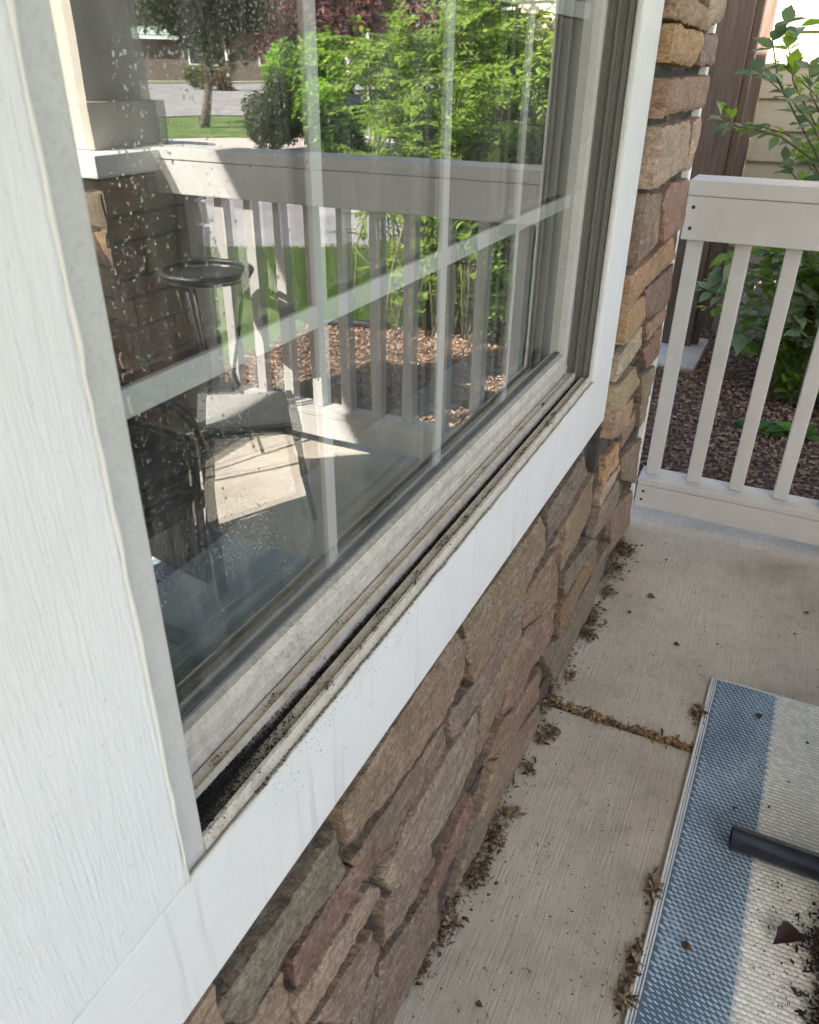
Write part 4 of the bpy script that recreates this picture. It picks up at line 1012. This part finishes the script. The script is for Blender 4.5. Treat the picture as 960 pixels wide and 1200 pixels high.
for i in range(420):                                   # litter packed in the slab joint
    x = rnd(.02, .33) if random.random() < .8 else rnd(.33, 1.9)
    needle(mb, Vector((x, JY + random.gauss(0, .005), rnd(-.003, .003))), rnd(.006, .02), rnd(.001, .0035), jit(random.choice([(.26, .15, .07), (.33, .21, .10), (.18, .11, .06), (.10, .06, .04)]), .3))
for i in range(1100):
    p = hit(rnd(480, 960), rnd(610, 1200), 2, 0)
    if p.x > .03 and p.y < 2.1: needle(mb, Vector((p.x, p.y, .0015)), rnd(.001, .006), rnd(.0005, .0015), jit((.10, .075, .055), .4))
tag(mb.build('leaf_litter', M['debris'], None, False, True), 'dry brown leaf and needle litter gathered along the wall foot and slab joint', 'litter', None, 'stuff')
mb = MB(); fillx = [(-.0, JY - .0065), (2., JY - .0065), (2., JY + .0065), (0, JY + .0065)]
mb.add([(x, y, -.007) for x, y in fillx], [(0, 1, 2, 3)]); tag(mb.build('joint_filler', M['soil']), kind='structure')
# dark pile at the tube
mb = MB()
DKC = [(.035, .025, .022), (.06, .04, .032), (.09, .06, .045), (.05, .025, .028), (.025, .02, .02)]
for (x, y, r, n) in ((.585, 1.02, .05, 200), (.575, .93, .055, 420), (.57, .84, .05, 360), (.56, .76, .045, 240), (.63, .9, .07, 500), (.545, .955, .03, 120)):
    for i in range(n * 3):
        q = abs(random.gauss(0, .5)); a = rnd(0, 6.283)
        needle(mb, Vector((x + math.cos(a) * q * r, y + math.sin(a) * q * r, .010 + max(0, .03 * (1 - q)) * rnd(0, 1))), rnd(.003, .016), rnd(.0005, .0035), jit(random.choice(DKC), .3))
for i in range(160): needle(mb, Vector((rnd(.44, .6), rnd(.75, 1.05), .009)), rnd(.002, .007), rnd(.0006, .0018), jit((.07, .05, .04), .4))
tag(mb.build('leaf_pile', M['debris'], None, False, True), 'dark damp heap of dead leaves on the white stripe of the rug', 'leaves', None, 'stuff')
# dead leaf lying on top
def curl_leaf(name, p, L, c, label, group=None):
    mb = MB(); V, F_ = leaf_geo(L, L * .8, .5, .1); B = Matrix.Rotation(rnd(0, 6.28), 3, 'Z') @ Matrix.Rotation(rnd(-.3, .3), 3, 'X')
    mb.add([Vector(p) + B @ Vector(q) + Vector((0, 0, .25 * L)) * abs(q[1]) / L for q in V], F_, c); o = mb.build(name, M['debris'], None, True, True); return tag(o, label, 'leaf' if 'leaf' in name else 'chip', group)
curl_leaf('dead_leaf', (.515, .955, .020), .05, (.055, .03, .035), 'dark curled dead leaf lying on the edge of the heap on rug')
for i, (u, v, L) in enumerate(((758, 699, .022), (739, 716, .012), (789, 755, .016), (781, 655, .010), (948, 720, .016), (930, 744, .011), (706, 715, .012), (575, 1010, .01), (557, 1175, .012))):
    p = hit(u, v, 2, .004); curl_leaf('mulch_chip', (p.x, p.y, .004), L, jit((.085, .06, .045), .3), 'small dark bark chip lying loose on the bare concrete', 'bark chips on the concrete')
p = hit(805, 1108, 2, .012); mb = MB(); chip(mb, p.x, p.y, .010, .008, .006, .009, (.10, .06, .04)); mb.c = [(.10, .06, .04)] * len(mb.f)
tag(mb.build('bark_nugget', M['debris'], None, False, True), 'brown bark nugget lying alone on the blue rug stripe', 'chip')
for (u, v, L) in ((945, 872, .010), (862, 945, .010), (900, 947, .008), (890, 843, .02)):
    p = hit(u, v, 2, .010); curl_leaf('rug_crumb', (p.x, p.y, .010), L, (.08, .06, .05), 'tiny dark crumb of leaf lying on the woven rug', 'crumbs on the rug')
# black soil in the screen track
mb = MB()
def grain(p, r, c):
    V = [p + Vector((rnd(-1, 1), rnd(-1, 1), rnd(-.2, 1))) * r for _ in range(4)]; mb.add(V, [(0, 1, 2), (0, 2, 3), (0, 3, 1), (1, 3, 2)], c)
SC = [(.012, .012, .015), (.022, .02, .022), (.04, .034, .03), (.008, .008, .01)]
y = YA + .005
for i in range(16000):
    t = rnd(0, 1) ** 1.5; y = YA + .026 + rnd(0, 1) ** 1.15 * (YB - YA - .04); t = (y - YA) * .75
    x = -.0253 + random.gauss(0, .0022); fillh = .6590 + max(.001, .0062 * (1 - t * 1.0)) * rnd(0, 1)
    grain(Vector((min(-.0209, max(-.0296, x)), y, fillh)), rnd(.0006, .0017), random.choice(SC))
for i in range(7500):                                  # spill at the near corner
    y = YA + .026 + abs(random.gauss(0, .055)); grain(Vector((-.0255 + random.gauss(0, .0075) + max(0, .006 - (y - .32) * .07) * rnd(-.2, 1), y, .6702 + max(0, .003 - (y - .32) * .03) * rnd(0, 1))), rnd(.0004, .0015), random.choice(SC))
for i in range(3200): grain(Vector((-.0093 + random.gauss(0, .0009), YA + .03 + rnd(0, 1) ** 1.3 * 1.05, .6680)), rnd(.0004, .0012), random.choice(SC))
for i in range(2600): grain(Vector((-.0463 + random.gauss(0, .0006), YA + .03 + rnd(0, 1) ** 1.6 * 1.05, .6690 + rnd(-.002, .001))), rnd(.0005, .0013), random.choice(SC))
for i in range(3800):
    y = YA + .03 + rnd(0, 1) ** 1.4 * 1.05; x = rnd(-.046, -.003); z = .6735 if x > -.009 else (.669 if x > -.02 else (.6716 if x < -.034 else .662)); grain(Vector((x, y, z)), rnd(.0003, .0009), random.choice(SC))
for i in range(700):
    y = YA + .08 + rnd(0, 1) ** 1.5 * .5; grain(Vector((rnd(-.001, .0025), y, ZC1 + rnd(-.001, .002))), rnd(.0004, .0014), random.choice(SC))
for i in range(260): grain(Vector((.0006, YA + rnd(.1, .35), ZC1 - abs(random.gauss(0, .025)))), rnd(.0003, .0008), random.choice(SC))
for i in range(46):                                    # loose clumps on the shelf and the ridge
    y = YA + .04 + rnd(0, 1) ** 1.3 * 1.0; x = random.choice((-.014, -.012, -.009, -.0065, -.022, -.04)) + rnd(-.002, .002); n_ = random.randint(8, 40)
    for j in range(n_): grain(Vector((x + random.gauss(0, .0016), y + random.gauss(0, .005), .6690 + rnd(0, .002) + (.0025 if x > -.008 or x < -.03 else 0))), rnd(.0005, .0017), random.choice(SC))
for i in range(60):
    y0_ = YA + .026 + i * .0175; t = i / 60; hw = .0042 - .0012 * t + rnd(-.0008, .0008)
    mb.add([(-.0253 - hw, y0_, .6594), (-.0253 + hw, y0_, .6594), (-.0253 + hw * rnd(.8, 1.1), y0_ + .018, .6594), (-.0253 - hw * rnd(.8, 1.1), y0_ + .018, .6594)], [(0, 1, 2, 3)], (.014, .013, .015))
ts_ = mb.build('track_soil', M['debris'], None, False, True); ts_.location.z = .004
tag(ts_, 'black soil and grit lying in the sill track of the window', 'soil', None, 'stuff')
